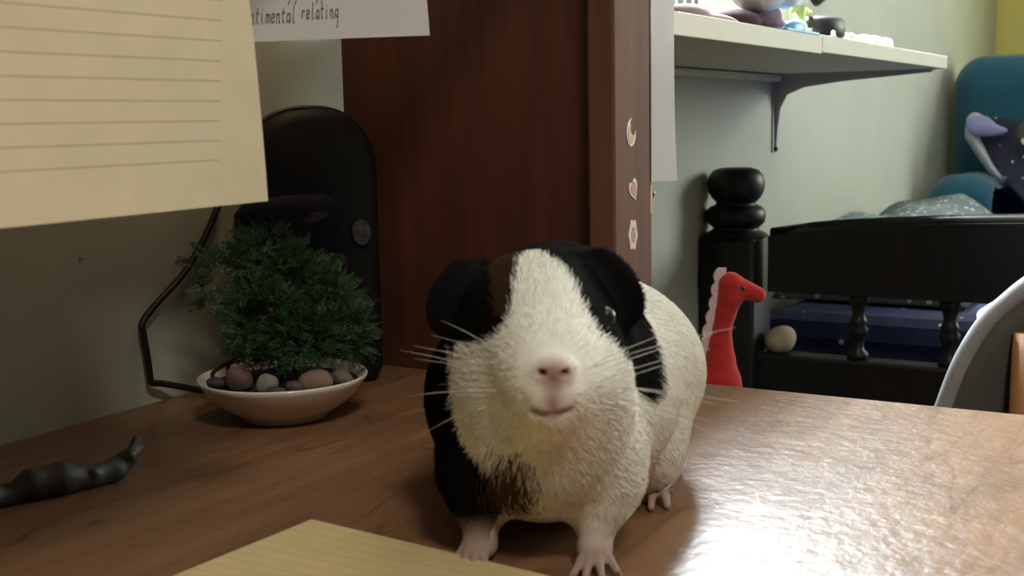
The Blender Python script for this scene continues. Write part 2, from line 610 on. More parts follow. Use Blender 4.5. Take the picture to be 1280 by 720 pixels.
        return V, Q[(Q >= 0).all(1)]

    def build(self, name, material, parent=None):
        V, Q = self.mesh()
        me = bpy.data.meshes.new(name)
        me.from_pydata(V.tolist(), [], Q.tolist())
        return link_mesh(name, me, material, parent)


# ================================================================== the room
# x = 0 is the wall the desk and the bed stand against, +y runs along it away from the camera

WX, WY0, WY1, WZ = 3.0, -1.2, 3.78, 2.45


def wall_hole(name, ax, pos, thick, lo, hi, hole, material):
    (a0, a1), (z0, z1) = hole
    bm = bmesh.new()
    for b0, b1, c0, c1 in ((lo, a0, 0, WZ), (a1, hi, 0, WZ), (a0, a1, 0, z0), (a0, a1, z1, WZ)):
        if ax == 'x': box_bm(min(pos, pos + thick), max(pos, pos + thick), b0, b1, c0, c1, bm=bm)
        else: box_bm(b0, b1, min(pos, pos + thick), max(pos, pos + thick), c0, c1, bm=bm)
    return struct(bm_obj(name, bm, material))


wall_hole('wall_left', 'x', 0.0, -0.10, WY0, WY1, ((1.28, 2.02), (1.17, 2.26)), M['wall'])
struct(box('wall_right', WX, WX + 0.1, WY0, WY1, 0, WZ, M['far_wall'], bevel=0))
wall_hole('wall_back', 'y', WY1, 0.10, -0.1, WX + 0.1, ((1.45, 2.85), (1.05, 2.15)), M['yellow'])
struct(box('wall_front', -0.1, WX + 0.1, WY0 - 0.1, WY0, 0, WZ, M['far_wall'], bevel=0))
struct(box('floor', -0.1, WX + 0.1, WY0 - 0.1, WY1 + 0.1, -0.05, 0, M['floor'], bevel=0))
struct(box('ceiling', -0.1, WX + 0.1, WY0 - 0.1, WY1 + 0.1, WZ, WZ + 0.05, M['ceiling'], bevel=0))


def window(name, axis, c0, y0, y1, z0, z1):
    f = 0.035
    mid = (y0 + y1) / 2

    def bx(p0, p1, a, b, c, d, bev, bm):
        if axis == 'x': return box_bm(p0, p1, a, b, c, d, bev, 2, bm)
        return box_bm(a, b, p0, p1, c, d, bev, 2, bm)
    bm = bmesh.new()
    for b in ((y0, y0 + f, z0, z1), (y1 - f, y1, z0, z1), (y0, y1, z0, z0 + f), (y0, y1, z1 - f, z1), (mid - 0.015, mid + 0.015, z0, z1)):
        bx(c0, c0 + 0.04, *b, 0.003, bm)
    fr = struct(bm_obj(name, bm, M['white_paint']))
    for a, b in ((y0 + f, mid - 0.015), (mid + 0.015, y1 - f)):
        bm_obj('pane', bx(c0 + 0.017, c0 + 0.022, a, b, z0 + f, z1 - f, 0, bmesh.new()), M['glass'], fr)


window('window_1', 'x', -0.07, 1.28, 2.02, 1.17, 2.26)
window('window_2', 'y', WY1 + 0.03, 1.45, 2.85, 1.05, 2.15)
struct(box('baseboard_left', 0, 0.015, WY0, WY1, 0, 0.08, M['white_paint']))

# added ceiling lamp, never in view: a frosted drum for soft front fill
cl = thing('fill_lamp', 'added round frosted ceiling lamp out of view, fill light for the desk side', 'lamp', (1.30, -0.45, WZ))
bm_obj('mount', lathe_bm([(0, 0), (0.17, 0), (0.17, -0.02), (0, -0.02)], 40), M['white_paint'], cl, True)
cm = bpy.data.materials.new('fill_lamp_glass'); cm.use_nodes = True
cm.node_tree.nodes['Principled BSDF'].inputs['Emission Color'].default_value = (1, 0.90, 0.76, 1)
cm.node_tree.nodes['Principled BSDF'].inputs['Emission Strength'].default_value = 2.0
bm_obj('lamp_glass', lathe_bm([(0.16, -0.02), (0.17, -0.045), (0.13, -0.07), (0.0, -0.08)], 40), cm, cl, True)
area('fill_lamp_light', (1.30, -0.45, WZ - 0.09), (0, 0, -1), 0.34, 0.34, 24, (1.0, 0.94, 0.82))  # added fill from behind the camera for papers and face

# ================================================================== desk
desk = thing('desk', 'orange-brown varnished wooden desk with scuffed glossy top under the guinea pig', 'desk')
box('desktop', 0.0005, 0.62, -0.75, 0.742, 0.725, 0.75, M['desk'], desk, 0.002)
box('end_panel', 0.02, 0.58, 0.705, 0.73, 0, 0.725, M['post_wood'], desk)
box('end_panel', 0.02, 0.58, -0.73, -0.705, 0, 0.725, M['post_wood'], desk)
box('back_panel', 0.02, 0.035, -0.705, 0.705, 0.35, 0.725, M['post_wood'], desk)

# ================================================================== hutch standing on the desk
hutch = thing('desk_hutch', 'dark brown wooden desk hutch with side panel and reddish stickered front post', 'hutch', (0.13, 0.71, 0.75))


def hpart(o): return into(o, hutch)


hpart(box('side_panel', 0.037, 0.242, 0.700, 0.735, 0.75, 1.10, M['dark_wood'], None, 0.001))
hpart(box('front_post', 0.2405, 0.2589, 0.683, 0.741, 0.75, 1.10, M['post_wood'], None, 0.002))
hpart(box('side_panel', 0.037, 0.2589, -0.74, -0.70, 0.75, 1.10, M['dark_wood'], None, 0.001))
hpart(box('top_shelf', 0.001, 0.2589, -0.75, 0.742, 1.10, 1.12, M['dark_wood'], None, 0.002))
hpart(box('back_rail', 0.0005, 0.012, -0.75, 0.742, 1.06, 1.10, M['dark_wood'], None, 0.001))


def blob(cx, cz, r, n, amp, lobes, ph=0):
    return [(cx + r * (1 + amp * math.cos(lobes * 2 * math.pi * k / n + ph)) * 0.82 * math.cos(2 * math.pi * k / n),
             cz + r * (1 + amp * math.cos(lobes * 2 * math.pi * k / n + ph)) * 1.25 * math.sin(2 * math.pi * k / n)) for k in range(n)]


EY, EZ = (0, 1, 0), (0, 0, 1)
# crescent moon sticker
moon = []
for k in range(13):
    a = math.radians(95 + k * 20)
    moon.append((0.0068 * math.cos(a), 0.0088 * math.sin(a)))
for k in range(9):
    a = math.radians(335 - k * 29)
    moon.append((0.0028 + 0.0046 * math.cos(a), 0.0040 + 0.0060 * math.sin(a)))
s = hpart(bm_obj('sticker', prism_bm(moon, (0.2589, 0.7075, 0.915), EY, EZ, 0.0004), M['sticker']))
s['label'] = 'white crescent moon sticker, topmost on the post'
bm_obj('print', prism_bm([(u * 0.66 - 0.0006, v * 0.66 - 0.0014) for u, v in moon], (0.2593, 0.7075, 0.915), EY, EZ, 0.0002), M['sticker_yellow'], s)
heart = []
for k in range(28):
    t = 2 * math.pi * k / 28
    heart.append((0.00042 * 16 * math.sin(t) ** 3 * 0.95, 0.00052 * (13 * math.cos(t) - 5 * math.cos(2 * t) - 2 * math.cos(3 * t) - math.cos(4 * t))))
ha = math.radians(24)
heart = [(u * math.cos(ha) - v * math.sin(ha), u * math.sin(ha) + v * math.cos(ha)) for u, v in heart]
s = hpart(bm_obj('sticker', prism_bm(heart, (0.2589, 0.7105, 0.879), EY, EZ, 0.0004), M['sticker']))
s['label'] = 'pink heart sticker with white edge, middle one on the post'
bm_obj('print', prism_bm([(u * 0.68, v * 0.68) for u, v in heart], (0.2593, 0.7105, 0.879), EY, EZ, 0.0002), M['sticker_pink'], s)
flower = blob(0, 0, 0.0078, 40, 0.10, 6, 0.5)
s = hpart(bm_obj('sticker', prism_bm(flower, (0.2589, 0.7095, 0.850), EY, EZ, 0.0004), M['sticker']))
s['label'] = 'white flower-shaped sticker with grey centre, lowest on the post'
bm_obj('print', prism_bm([(u * 0.5, v * 0.5) for u, v in flower], (0.2593, 0.7095, 0.850), EY, EZ, 0.0002), M['sticker_grey'], s)
bmt = bmesh.new()
for (z0, z1, y0, y1) in ((0.884, 0.900, 0.7375, 0.7405), (0.862, 0.882, 0.7365, 0.7405), (0.905, 0.921, 0.7385, 0.7405)):
    prism_bm([(y0, z0), (y1, z0 - 0.001), (y1, z1), (y0 + 0.0012, z1 - 0.002), (y0 + 0.0004, (z0 + z1) / 2)], (0.2589, 0, 0), EY, EZ, 0.0003, bmt)
o = hpart(bm_obj('tape_residue', bmt, M['tape'])); o['label'] = 'torn pale tape residue along the post edge'

# small warm lamp fixed under the hutch shelf, behind the papers
lamp = thing('shelf_lamp', 'small warm puck lamp fixed under the hutch shelf behind the papers', 'lamp', (0.075, 0.60, 1.10))
bm_obj('housing', lathe_bm([(0.0, 0.0), (0.032, 0.0), (0.032, -0.010), (0.030, -0.013), (0.026, -0.013), (0.026, -0.008), (0.0, -0.008)], 28), M['white_paint'], lamp, True)
lm = bpy.data.materials.new('warm_lamp_lens'); lm.use_nodes = True
lm.node_tree.nodes['Principled BSDF'].inputs['Emission Color'].default_value = (1, 0.72, 0.42, 1)
lm.node_tree.nodes['Principled BSDF'].inputs['Emission Strength'].default_value = 4.0
bm_obj('lens', lathe_bm([(0.0, -0.009), (0.0255, -0.009), (0.0255, -0.0115), (0.0, -0.0125)], 28), lm, lamp, True)
ld = bpy.data.lights.new('shelf_lamp_light', 'SPOT'); ld.energy = 0.32; ld.color = (1, 0.72, 0.44); ld.shadow_soft_size = 0.025; ld.spot_size = math.radians(165); ld.spot_blend = 1.0
lo_ = bpy.data.objects.new('shelf_lamp_light', ld); COL.objects.link(lo_); lo_.location = (0.075, 0.60, 1.083)

# brass screw hook on the far side of the post
hook = thing('screw_hook', 'small brass screw hook in the post under the white paper strip', 'hook', (0.252, 0.741, 0.875))
o = tube('shank', [(0, -0.001, 0), (0, 0.006, 0), (0, 0.008, -0.001)], [0.001, 0.001, 0.001], M['brass'], hook)
b = bmesh.new(); bmesh.ops.create_uvsphere(b, u_segments=14, v_segments=10, radius=0.0028)
bmesh.ops.translate(b, vec=(0.002, 0.009, -0.001), verts=b.verts)
bm_obj('knob', b, M['brass'], hook, True)

# ================================================================== papers
lined_m = lined_paper_material('cream_ruled_paper', srgb(222, 206, 174), srgb(188, 170, 142), 0.00725, 0.9118, 2, margin=(1, 0.340))


def lined(u, v):
    # u along the wall, v from the bottom edge to the top; gentle curl
    y = 0.155 + u * (0.3687 - 0.0400 * v - 0.155)
    z = 0.8945 + v * 0.217
    x = 0.2605 + 0.004 * math.sin(math.pi * v) * (0.5 + u) - 0.0105 * (1 - v) ** 2 * u * 0.4
    return (x, y, z)


translucent(lined_m, 0.12); translucent(M['white_paper'], 0.15); translucent(M['strip_paper'], 0.12)
lp = grid_obj('lined_paper', lined, 16, 16, lined_m, None, 0)
tag(lp, 'large cream ruled sheet hanging from the hutch shelf in front of the wall', 'paper')

NX = Vector((0.866, 0.5, 0))            # the note hangs square to this direction
NB = Vector((0.128, 0.442, 0.9645))


def note(u, v):
    p = NB + NX * (u * 0.132) + Vector((0, 0, v * 0.134 + 0.0018 * u * (1 - v)))
    p += NX * (-0.008 * v * u)
    p += Vector((-0.5, 0.866, 0)) * (0.004 * math.sin(v * 2.2) + 0.002 * math.sin(u * 5))
    return tuple(p)


nt_root = grid_obj('handwritten_note', note, 14, 14, M['white_paper'], None, 0)
tag(nt_root, 'white sheet with pencil handwriting hanging in front of the dark hutch panel', 'paper')

# handwriting: pen strokes, each letter a few polylines on a 1 x 1 cell (x-height 1)
G = {
    's': [[(.75, .85), (.45, 1), (.2, .8), (.6, .45), (.55, .1), (.05, .0)]],
    'e': [[(.1, .5), (.65, .6), (.6, .95), (.3, 1), (.1, .55), (.25, .05), (.75, .15)]],
    'n': [[(.1, 1), (.15, 0)], [(.15, .7), (.4, 1), (.62, .85), (.65, 0), (.8, .05)]],
    't': [[(.35, 1.7), (.32, .2), (.6, .0)], [(.05, 1.1), (.7, 1.15)]],
    'i': [[(.3, 1), (.32, .1), (.5, .0)], [(.32, 1.45), (.34, 1.5)]],
    'm': [[(.05, 1), (.08, 0)], [(.08, .7), (.28, 1), (.4, .8), (.42, 0)], [(.42, .7), (.62, 1), (.75, .8), (.78, .05)]],
    'a': [[(.7, .9), (.35, 1), (.1, .5), (.3, 0), (.65, .4), (.7, .95), (.72, .05), (.85, .0)]],
    'l': [[(.35, 1.9), (.32, .15), (.6, .0)]],
    'r': [[(.15, 1), (.2, 0)], [(.2, .65), (.45, 1), (.7, .9)]],
    'g': [[(.7, .9), (.35, 1), (.1, .55), (.35, .1), (.65, .5), (.7, 1), (.7, -.9), (.45, -1.2)]],
}
hw = bmesh.new()


def note_pt(px, pz):
    u = px / 0.132
    v = (pz) / 0.134
    return Vector(note(u, v)) + Vector((0.5, -0.866, 0)) * 0.0006


def write(text, x, z, cw, h):
    for i, ch in enumerate(text):
        if ch != ' ':
            for st in G[ch]:
                pts = spline([(x + (q[0] * 1.0 + q[1] * 0.16) * cw, z + q[1] * h, 0) for q in st], 4)
                tube_bm([note_pt(q.x, q.y) for q in pts], 0.00026, 5, hw)
        x += cw


write('sentimental', 0.0380, 0.0092, 0.00260, 0.0042)
write('relating', 0.0690, 0.0105, 0.00238, 0.0040)
for x in (0.0635, 0.0668, 0.0775, 0.0800):     # tails of the line above
    tube_bm([note_pt(x, 0.0235), note_pt(x + 0.0003, 0.0195), note_pt(x - 0.0006, 0.0178)], 0.00026, 5, hw)
o = bm_obj('handwriting', hw, M['ink'], nt_root)
o['label'] = 'grey pencil handwriting in two lines'


def strip(u, v):
    # narrow sheet pinned to the far edge of the post, curling slightly
    return (0.2597 + 0.004 * u * (1 - v) ** 2, 0.7375 + u * (0.034 + 0.004 * v - 0.001 * math.sin(v * 6)), 0.8825 - 0.0012 * u + v * 0.21)


sp = grid_obj('paper_strip', strip, 6, 24, M['strip_paper'], None, 0)
tag(sp, 'narrow white paper strip hanging down the right edge of the stickered post', 'paper')

# pad lying at the front of the desk
pad = thing('writing_pad', 'cream writing pad lying flat on the desk before the guinea pig', 'notepad', (0.2495, 0.395, 0.75))
pad_m = lined_paper_material('cream_pad_paper', srgb(196, 174, 126), srgb(176, 154, 110), 0.0075, -0.30, 1, rough=0.85)
e1 = Vector((0.995, -0.086, 0)).normalized()
e2 = Vector((-0.065, -0.998, 0)).normalized()
o = bm_obj('pages', prism_bm([(0, 0), (0, 0.20), (0.145, 0.20), (0.145, 0)], (0, 0, 0.0010), e1, e2, -0.0035), pad_m, pad)
bm_obj('backing_board', prism_bm([(0, 0), (0, 0.20), (0.145, 0.20), (0.145, 0)], (0, 0, 0.0001), e1, e2, -0.0009), M['tape'], pad)

# ================================================================== bag in the corner
bag = thing('backpack', 'small black rounded bag with navy front pocket behind the potted tree', 'bag', (0.0575, 0.6245, 0.75))
bag.rotation_euler = (0, 0, math.atan2(0.8, 0.6))     # local x = width, -y = front


def arch(wl, wr, h, rnd=0.02, n=14):
    pts = [(wl + 0.006, 0), (wl, 0.01)]
    hw_, cx = (wr - wl) / 2, (wl + wr) / 2
    for k in range(n + 1):
        a = math.pi - math.pi * k / n
        pts.append((cx + hw_ * math.copysign(abs(math.cos(a)) ** 0.8, math.cos(a)), h - hw_ + hw_ * abs(math.sin(a)) ** 0.9))
    return pts + [(wr, 0.01), (wr - 0.006, 0)]


def puffy(name, outline, y0, y1, puff, material, parent):
    """Slab with an outline in x-z whose front and back bulge."""
    bm = bmesh.new()
    c = Vector((sum(p[0] for p in outline) / len(outline), 0, sum(p[1] for p in outline) / len(outline)))
    rings = []
    prof = [(0.0, y0 - puff), (0.55, y0 - puff * 0.85), (0.85, y0 - puff * 0.35), (0.97, y0), (1.0, y0 + 0.004), (1.0, y1 - 0.004), (0.97, y1), (0.8, y1 + puff * 0.1), (0.0, y1 + puff * 0.12)]
    for s_, y in prof:
        if s_ == 0: rings.append([bm.verts.new((c.x, y, c.z))])
        else: rings.append([bm.verts.new((c.x + (p[0] - c.x) * s_, y, c.z + (p[1] - c.z) * s_)) for p in outline])
    n = len(outline)
    for a, b in zip(rings, rings[1:]):
        for k in range(n):
            k2 = (k + 1) % n
            if len(a) == 1: bm.faces.new((a[0], b[k], b[k2]))
            elif len(b) == 1: bm.faces.new((a[k], a[k2], b[0]))
            else: bm.faces.new((a[k], b[k], b[k2], a[k2]))
    return bm_obj(name, bm, material, parent, True)


puffy('body', arch(-0.034, 0.050, 0.184), -0.014, 0.022, 0.005, M['black_cloth'], bag)
pk = arch(-0.047, 0.024, 0.135)
pk = [(-0.047, 0), (-0.0475, 0.06), (-0.047, 0.118), (-0.040, 0.1265), (-0.015, 0.129), (0.012, 0.129), (0.022, 0.122), (0.025, 0.06), (0.024, 0)]
pocket = puffy('front_pocket', pk, -0.024, -0.013, 0.004, M['navy_cloth'], bag)
pocket['label'] = 'navy front pocket with pale prints'
# zip running round the body, its teeth in a ribbed band
zb = bmesh.new()
zo = [p for p in arch(-0.0345, 0.0505, 0.1845, n=40) if p[1] > 0.03]
tube_bm([(p[0], 0.004, p[1]) for p in zo], 0.0022, 6, zb)
bm_obj('zip_band', zb, M['zip'], bag, True)
zb = bmesh.new()
for i, z in enumerate((0.162, 0.155, 0.136, 0.128, 0.120)):
    b_ = -0.0345 if z < 0.14 else -0.033 + (z - 0.14) * 0.25
    box_bm(b_ - 0.004, b_ + 0.002, -0.002, 0.006, z - 0.0035, z + 0.0035, 0.0012, 2, zb)
o = bm_obj('zip_pull', zb, M['zip'], bag)
for (x, z, rx, rz, rt, par, y) in ((0.003, 0.115, 0.0085, 0.003, 0.25, bag, -0.0286), (0.035, 0.103, 0.0062, 0.0085, 0.1, bag, -0.0205),
                                   (0.016, 0.086, 0.006, 0.0048, 0, bag, -0.0285), (0.034, 0.056, 0.006, 0.009, 0.6, bag, -0.0205), (0.044, 0.034, 0.004, 0.003, 0.2, bag, -0.018)):
    out = [(x + rx * math.cos(t) * math.cos(rt) - rz * math.sin(t) * math.sin(rt), z + rx * math.cos(t) * math.sin(rt) + rz * math.sin(t) * math.cos(rt)) for t in [2 * math.pi * k / 18 for k in range(18)]]
    o = bm_obj('printed_patch', prism_bm(out, (0, y, 0), (1, 0, 0), (0, 0, 1), 0.0008), M['pale_print'], bag)

# ================================================================== cable on the wall, nail
cb = tube('power_cable', spline([(0.012, 0.612, 1.055), (0.010, 0.612, 0.95), (0.006, 0.606, 0.885), (0.006, 0.5985, 0.866), (0.006, 0.571, 0.833), (0.006, 0.541, 0.8125), (0.0055, 0.5305, 0.803),
                                 (0.006, 0.5305, 0.795), (0.006, 0.5325, 0.780), (0.006, 0.5335, 0.769), (0.006, 0.5345, 0.7645), (0.008, 0.542, 0.7625), (0.012, 0.555, 0.758), (0.0135, 0.568, 0.7535), (0.014, 0.577, 0.7525)], 6),
          0.0022, M['cable'], None, 8)
tag(cb, 'thin black cable bent down the wall beside the potted tree', 'cable')
nail = thing('nail', 'tiny bright nail head in the wall under the ruled sheet', 'nail', (0, 0.491, 0.848))
b = lathe_bm([(0, 0.0018), (0.0009, 0.0016), (0.0012, 0.001), (0.0005, 0.0008), (0.0005, -0.004), (0, -0.004)], 10)
bmesh.ops.rotate(b, verts=b.verts, cent=(0, 0, 0), matrix=Matrix.Rotation(math.pi / 2, 3, 'Y'))
bm_obj('head', b, M['zinc'], nail, True)

# ================================================================== potted miniature tree
PC = Vector((0.103, 0.548, 0.75))
pot = thing('potted_tree', 'bushy dark green miniature tree in a shallow white bowl on the desk', 'plant', PC)
lip = [(0.0, 0.0), (0.022, 0.0), (0.0255, 0.0005), (0.026, 0.002), (0.0275, 0.0035), (0.036, 0.0085), (0.044, 0.0155), (0.049, 0.0225), (0.0505, 0.0250), (0.0500, 0.0262), (0.0485, 0.0256), (0.046, 0.0222), (0.040, 0.0155), (0.032, 0.0100), (0.0, 0.0070)]
bowl = bm_obj('bowl', lathe_bm(lip, 64), M['ceramic'], pot, True)
bowl.rotation_euler = (math.radians(0), 0, 0)


def soil_f(u, v):
    r, a = 0.0446 * u, 2 * math.pi * v
    return (r * math.cos(a), r * math.sin(a), 0.0213 + 0.003 * (1 - u) + 0.0008 * math.sin(9 * a + 20 * r * 50) * u * (1 - u))


o = grid_obj('soil', soil_f, 14, 40, M['soil'], pot, 0)
tr = bmesh.new()
tube_bm(spline([(0.004, 0.002, 0.020), (0.0, 0.0, 0.035), (0.004, -0.002, 0.055), (0.0, 0.0, 0.075)], 4), [0.0042, 0.004, 0.0038, 0.0036, 0.0034, 0.003, 0.003, 0.003, 0.003, 0.0028, 0.0026, 0.002, 0.0015], 8, tr)
for d in ((-0.03, -0.018, 0.07), (0.03, 0.016, 0.06), (0.01, -0.02, 0.07), (-0.012, 0.012, 0.085), (0.02, 0.01, 0.085)):
    tube_bm(spline([(0.001, 0, 0.040), (d[0] * 0.5, d[1] * 0.5, 0.05), d], 4), 0.0016, 6, tr)
tube_bm(spline([(-0.020, -0.012, 0.020), (-0.028, -0.017, 0.029), (-0.024, -0.014, 0.036), (-0.010, -0.006, 0.040)], 5), 0.0013, 6, tr)
tube_bm(spline([(-0.036, -0.021, 0.022), (-0.036, -0.021, 0.028), (-0.026, -0.016, 0.034), (-0.012, -0.006, 0.038)], 5), 0.0013, 6, tr)
bm_obj('trunk', tr, M['stem'], pot, True)

# foliage: fern-like sprigs with rows of tiny leaflets, one uncountable mass
IR, IF = Vector((0.866, 0.5, 0)), Vector((-0.5, 0.866, 0))
lobes = [(-0.031, 0.000, 0.086, 0.019, 0.020), (-0.010, 0.004, 0.098, 0.022, 0.019), (0.006, 0.0, 0.083, 0.028, 0.024), (0.028, 0.002, 0.066, 0.024, 0.026),
         (-0.008, -0.014, 0.062, 0.026, 0.026), (0.016, -0.014, 0.052, 0.026, 0.022), (0.040, 0.004, 0.050, 0.015, 0.018), (0.010, 0.018, 0.066, 0.030, 0.030), (-0.004, -0.004, 0.046, 0.028, 0.014)]
fv, ff = [], []


def leaflet(p, d, side, ln, wd):
    n = len(fv)
    fv.extend([tuple(p), tuple(p + d * ln * 0.5 + side * wd), tuple(p + d * ln), tuple(p + d * ln * 0.5 - side * wd)])
    ff.append((n, n + 1, n + 2, n + 3))


def sprig(p, d, ln, npair):
    d = d.normalized()
    side = d.cross(Vector((random.uniform(-1, 1), random.uniform(-1, 1), random.uniform(-1, 1)))).normalized()
    droop = Vector((0, 0, -1)) * random.uniform(0.0, 0.5)
    nrm = d.cross(side)
    for i in range(npair):
        t = (i + 0.6) / npair
        q = p + d * ln * t + droop * ln * t * t * 0.5
        l2 = ln * 0.42 * (1 - 0.6 * t)
        for sg in (-1, 1):
            dd = (side * sg + d * 0.7 + nrm * random.uniform(-0.25, 0.25)).normalized()
            leaflet(q, dd, d.cross(dd).cross(dd).normalized() * 1.0, l2, l2 * 0.20)
    leaflet(p + d * ln * 0.9 + droop * ln * 0.4, d, side, ln * 0.3, ln * 0.05)
    leaflet(p, d + droop * 0.3, nrm, ln, 0.0002)


for i in range(3400):
    a, b_, z, r, rz = random.choices(lobes, weights=[l[3] ** 2 for l in lobes])[0]
    v = Vector((random.gauss(0, 1), random.gauss(0, 1), random.gauss(0, 1))).normalized()
    s_ = random.uniform(0.45, 0.92)
    p = IR * a + IF * b_ + Vector((0, 0, z)) + Vector((v.x * r, v.y * r, v.z * rz)) * s_
    if p.z < 0.030: continue
    sprig(p, v + Vector((0, 0, 0.25)), random.uniform(0.0055, 0.0090), 5)
for q, d in (((-0.044, 0, 0.084), (-1, 0, 0.12)), ((-0.044, 0, 0.070), (-0.9, 0, -0.1)), ((0.046, 0.0, 0.053), (1, 0, 0.1)), ((-0.044, 0.0, 0.098), (-0.6, 0, 0.7)), ((-0.05, 0.0, 0.093), (-0.9, 0, 0.3))):
    p = IR * q[0] + IF * q[1] + Vector((0, 0, q[2]))
    for k in range(4):
        sprig(p, IR * d[0] + Vector((0, 0, d[2] + random.uniform(-.3, .3))), 0.010, 6)
me = bpy.data.meshes.new('foliage')
me.from_pydata(fv, [], ff)
fol = link_mesh('foliage', me, M['leaf'], pot, False)
fol['kind'] = 'stuff'

# pebbles lying on the soil
peb = [((-0.021, -0.026), (0.0085, 0.005, 0.0075), 0.7, (112, 84, 78), 'mauve-brown pebble standing on edge on the soil, left of the white one'),
       ((-0.003, -0.033), (0.0065, 0.004, 0.0068), -0.5, (150, 140, 126), 'palest, off-white pebble in the bowl near its front rim'),
       ((0.0125, -0.0335), (0.0052, 0.004, 0.0040), 0.1, (92, 84, 72), 'small grey-brown pebble between the off-white and the large tan one'),
       ((0.0235, -0.0285), (0.0110, 0.006, 0.0062), -0.1, (142, 118, 98), 'largest, tan pebble at the right of the bowl front'),
       ((0.0375, -0.0180), (0.0070, 0.005, 0.0058), 0.3, (108, 98, 80), 'olive-grey pebble nearest the right rim of the bowl'),
       ((-0.036, -0.018), (0.0060, 0.0045, 0.0038), 0.2, (64, 60, 56), 'dark grey pebble nearest the left rim of the bowl'),
       ((0.0035, -0.0405), (0.0055, 0.0035, 0.0032), 0.1, (70, 66, 62), 'dark grey pebble against the front rim of the bowl')]
for i, ((a, b_), r, rot, col, lab) in enumerate(peb):
    bm = bmesh.new()
    bmesh.ops.create_icosphere(bm, subdivisions=3, radius=1)
    ph = random.uniform(0, 6)
    for v in bm.verts:
        c = v.co.copy()
        f_ = 1 + 0.10 * math.sin(2.3 * c.x + ph) * math.cos(1.9 * c.y - ph) + 0.06 * math.sin(4 * c.z + ph)
        v.co = Vector((c.x * r[0], c.y * r[1], c.z * r[2])) * f_
    bmesh.ops.rotate(bm, verts=bm.verts, cent=(0, 0, 0), matrix=Matrix.Rotation(rot, 3, 'Y'))
    o = bm_obj('pebble', bm, mat('pebble_stone', srgb(*[q * 0.86 for q in col]), 0.7, 0.15, 300), None, True)
    zmin = min(v.co.z for v in o.data.vertices)
    o.location = PC + IR * a + IF * b_ + Vector((0, 0, 0.0213 - zmin - 0.0005))
    o.rotation_euler = (0, 0, math.radians(30))
    tag(o, lab, 'pebble', 'pebbles in the bowl')

# ================================================================== twisted band on the desk
F1 = Field((-0.10, -0.03, 0), (0.06, 0.03, 0.025), 0.0011)
pb = [(-0.085, -0.004, 0.006), (-0.060, 0.000, 0.0075), (-0.045, 0.001, 0.0075), (-0.030, 0.000, 0.006), (-0.020, 0.001, 0.0045), (-0.008, 0.002, 0.0075), (0.006, 0.001, 0.008), (0.020, 0.001, 0.006), (0.032, 0.003, 0.006), (0.040, 0.005, 0.010), (0.047, 0.0055, 0.0145)]
rb = [0.006, 0.0075, 0.0075, 0.0055, 0.0042, 0.0075, 0.0078, 0.0055, 0.0055, 0.0046, 0.0022]
for i in range(len(pb) - 1):
    F1.cap(pb[i], pb[i + 1], rb[i], rb[i + 1], 0.002)
    q = Vector(pb[i]) + Vector((0, 0.004 * (-1) ** i, 0.002))
    F1.cap(q, Vector(pb[i + 1]) + Vector((0, -0.004 * (-1) ** i, 0.003)), 0.0026, 0.0024, 0.001)
F1.floor_cut(0.0002)
band = F1.build('twisted_band', M['band'])
band.location = (0.1075, 0.374, 0.75)
band.rotation_euler = (0, 0, math.atan2(0.075, 0.028))
tag(band, 'crumpled dark grey twisted band lying on the desk below the ruled sheet', 'band')

# ================================================================== wall shelf, bracket
sh = thing('wall_shelf', 'cream wall shelf of two boards on a grey bracket over the bed', 'shelf', (0, 1.3, 0.985))


def spart(o): return into(o, sh)


spart(box('board', 0.0, 0.243, 0.775, 1.185, 0.9815, 0.9985, M['shelf'], None, 0.0008))
spart(box('board', 0.0, 0.243, 1.186, 1.80, 0.9830, 1.0, M['shelf'], None, 0.0008))
spart(box('batten', 0.0, 0.018, 0.775, 1.76, 0.972, 0.9815, M['shelf'], None, 0.001))
brk = bpy.data.objects.new('bracket', None); COL.objects.link(brk); spart(brk)
BY = 1.775
bm = bmesh.new()
out = [(0.0, -0.112), (0.004, -0.114), (0.006, -0.08), (0.010, -0.050), (0.020, -0.030), (0.045, -0.020), (0.10, -0.013), (0.225, -0.004), (0.23, 0.0), (0.0, 0.0)]
prism_bm(out, (0.0, BY + 0.010, 0.983), (1, 0, 0), (0, 0, 1), 0.0025, bm)
o = bm_obj('gusset', bm, M['steel']); o.parent = brk
for nm, dims in (('arm', (0.0, 0.228, BY - 0.002, BY + 0.018, 0.9805, 0.983)), ('leg', (0.0, 0.0022, BY - 0.002, BY + 0.018, 0.868, 0.9805))):
    o = box(nm, *dims, M['steel'], None, 0.0005); o.parent = brk
b = bmesh.new(); bmesh.ops.create_uvsphere(b, u_segments=10, v_segments=8, radius=0.004)
bmesh.ops.translate(b, vec=(0.003, BY + 0.008, 0.873), verts=b.verts)
o = bm_obj('screw', b, M['dark_brown'], None, True); o.parent = brk

# ---- small things along the shelf front
ZB1, ZB2 = 0.9985, 1.0


def lump(name, lo, hi, blobs, material, label, cat, h=0.0016, group=None, zfloor=None):
    F_ = Field(np.array(lo) - 0.008, np.array(hi) + 0.008, h)
    for c, r in blobs: F_.ell(c, r, 0.006)
    if zfloor is not None: F_.floor_cut(zfloor)
    return tag(F_.build(name, material), label, cat, group)


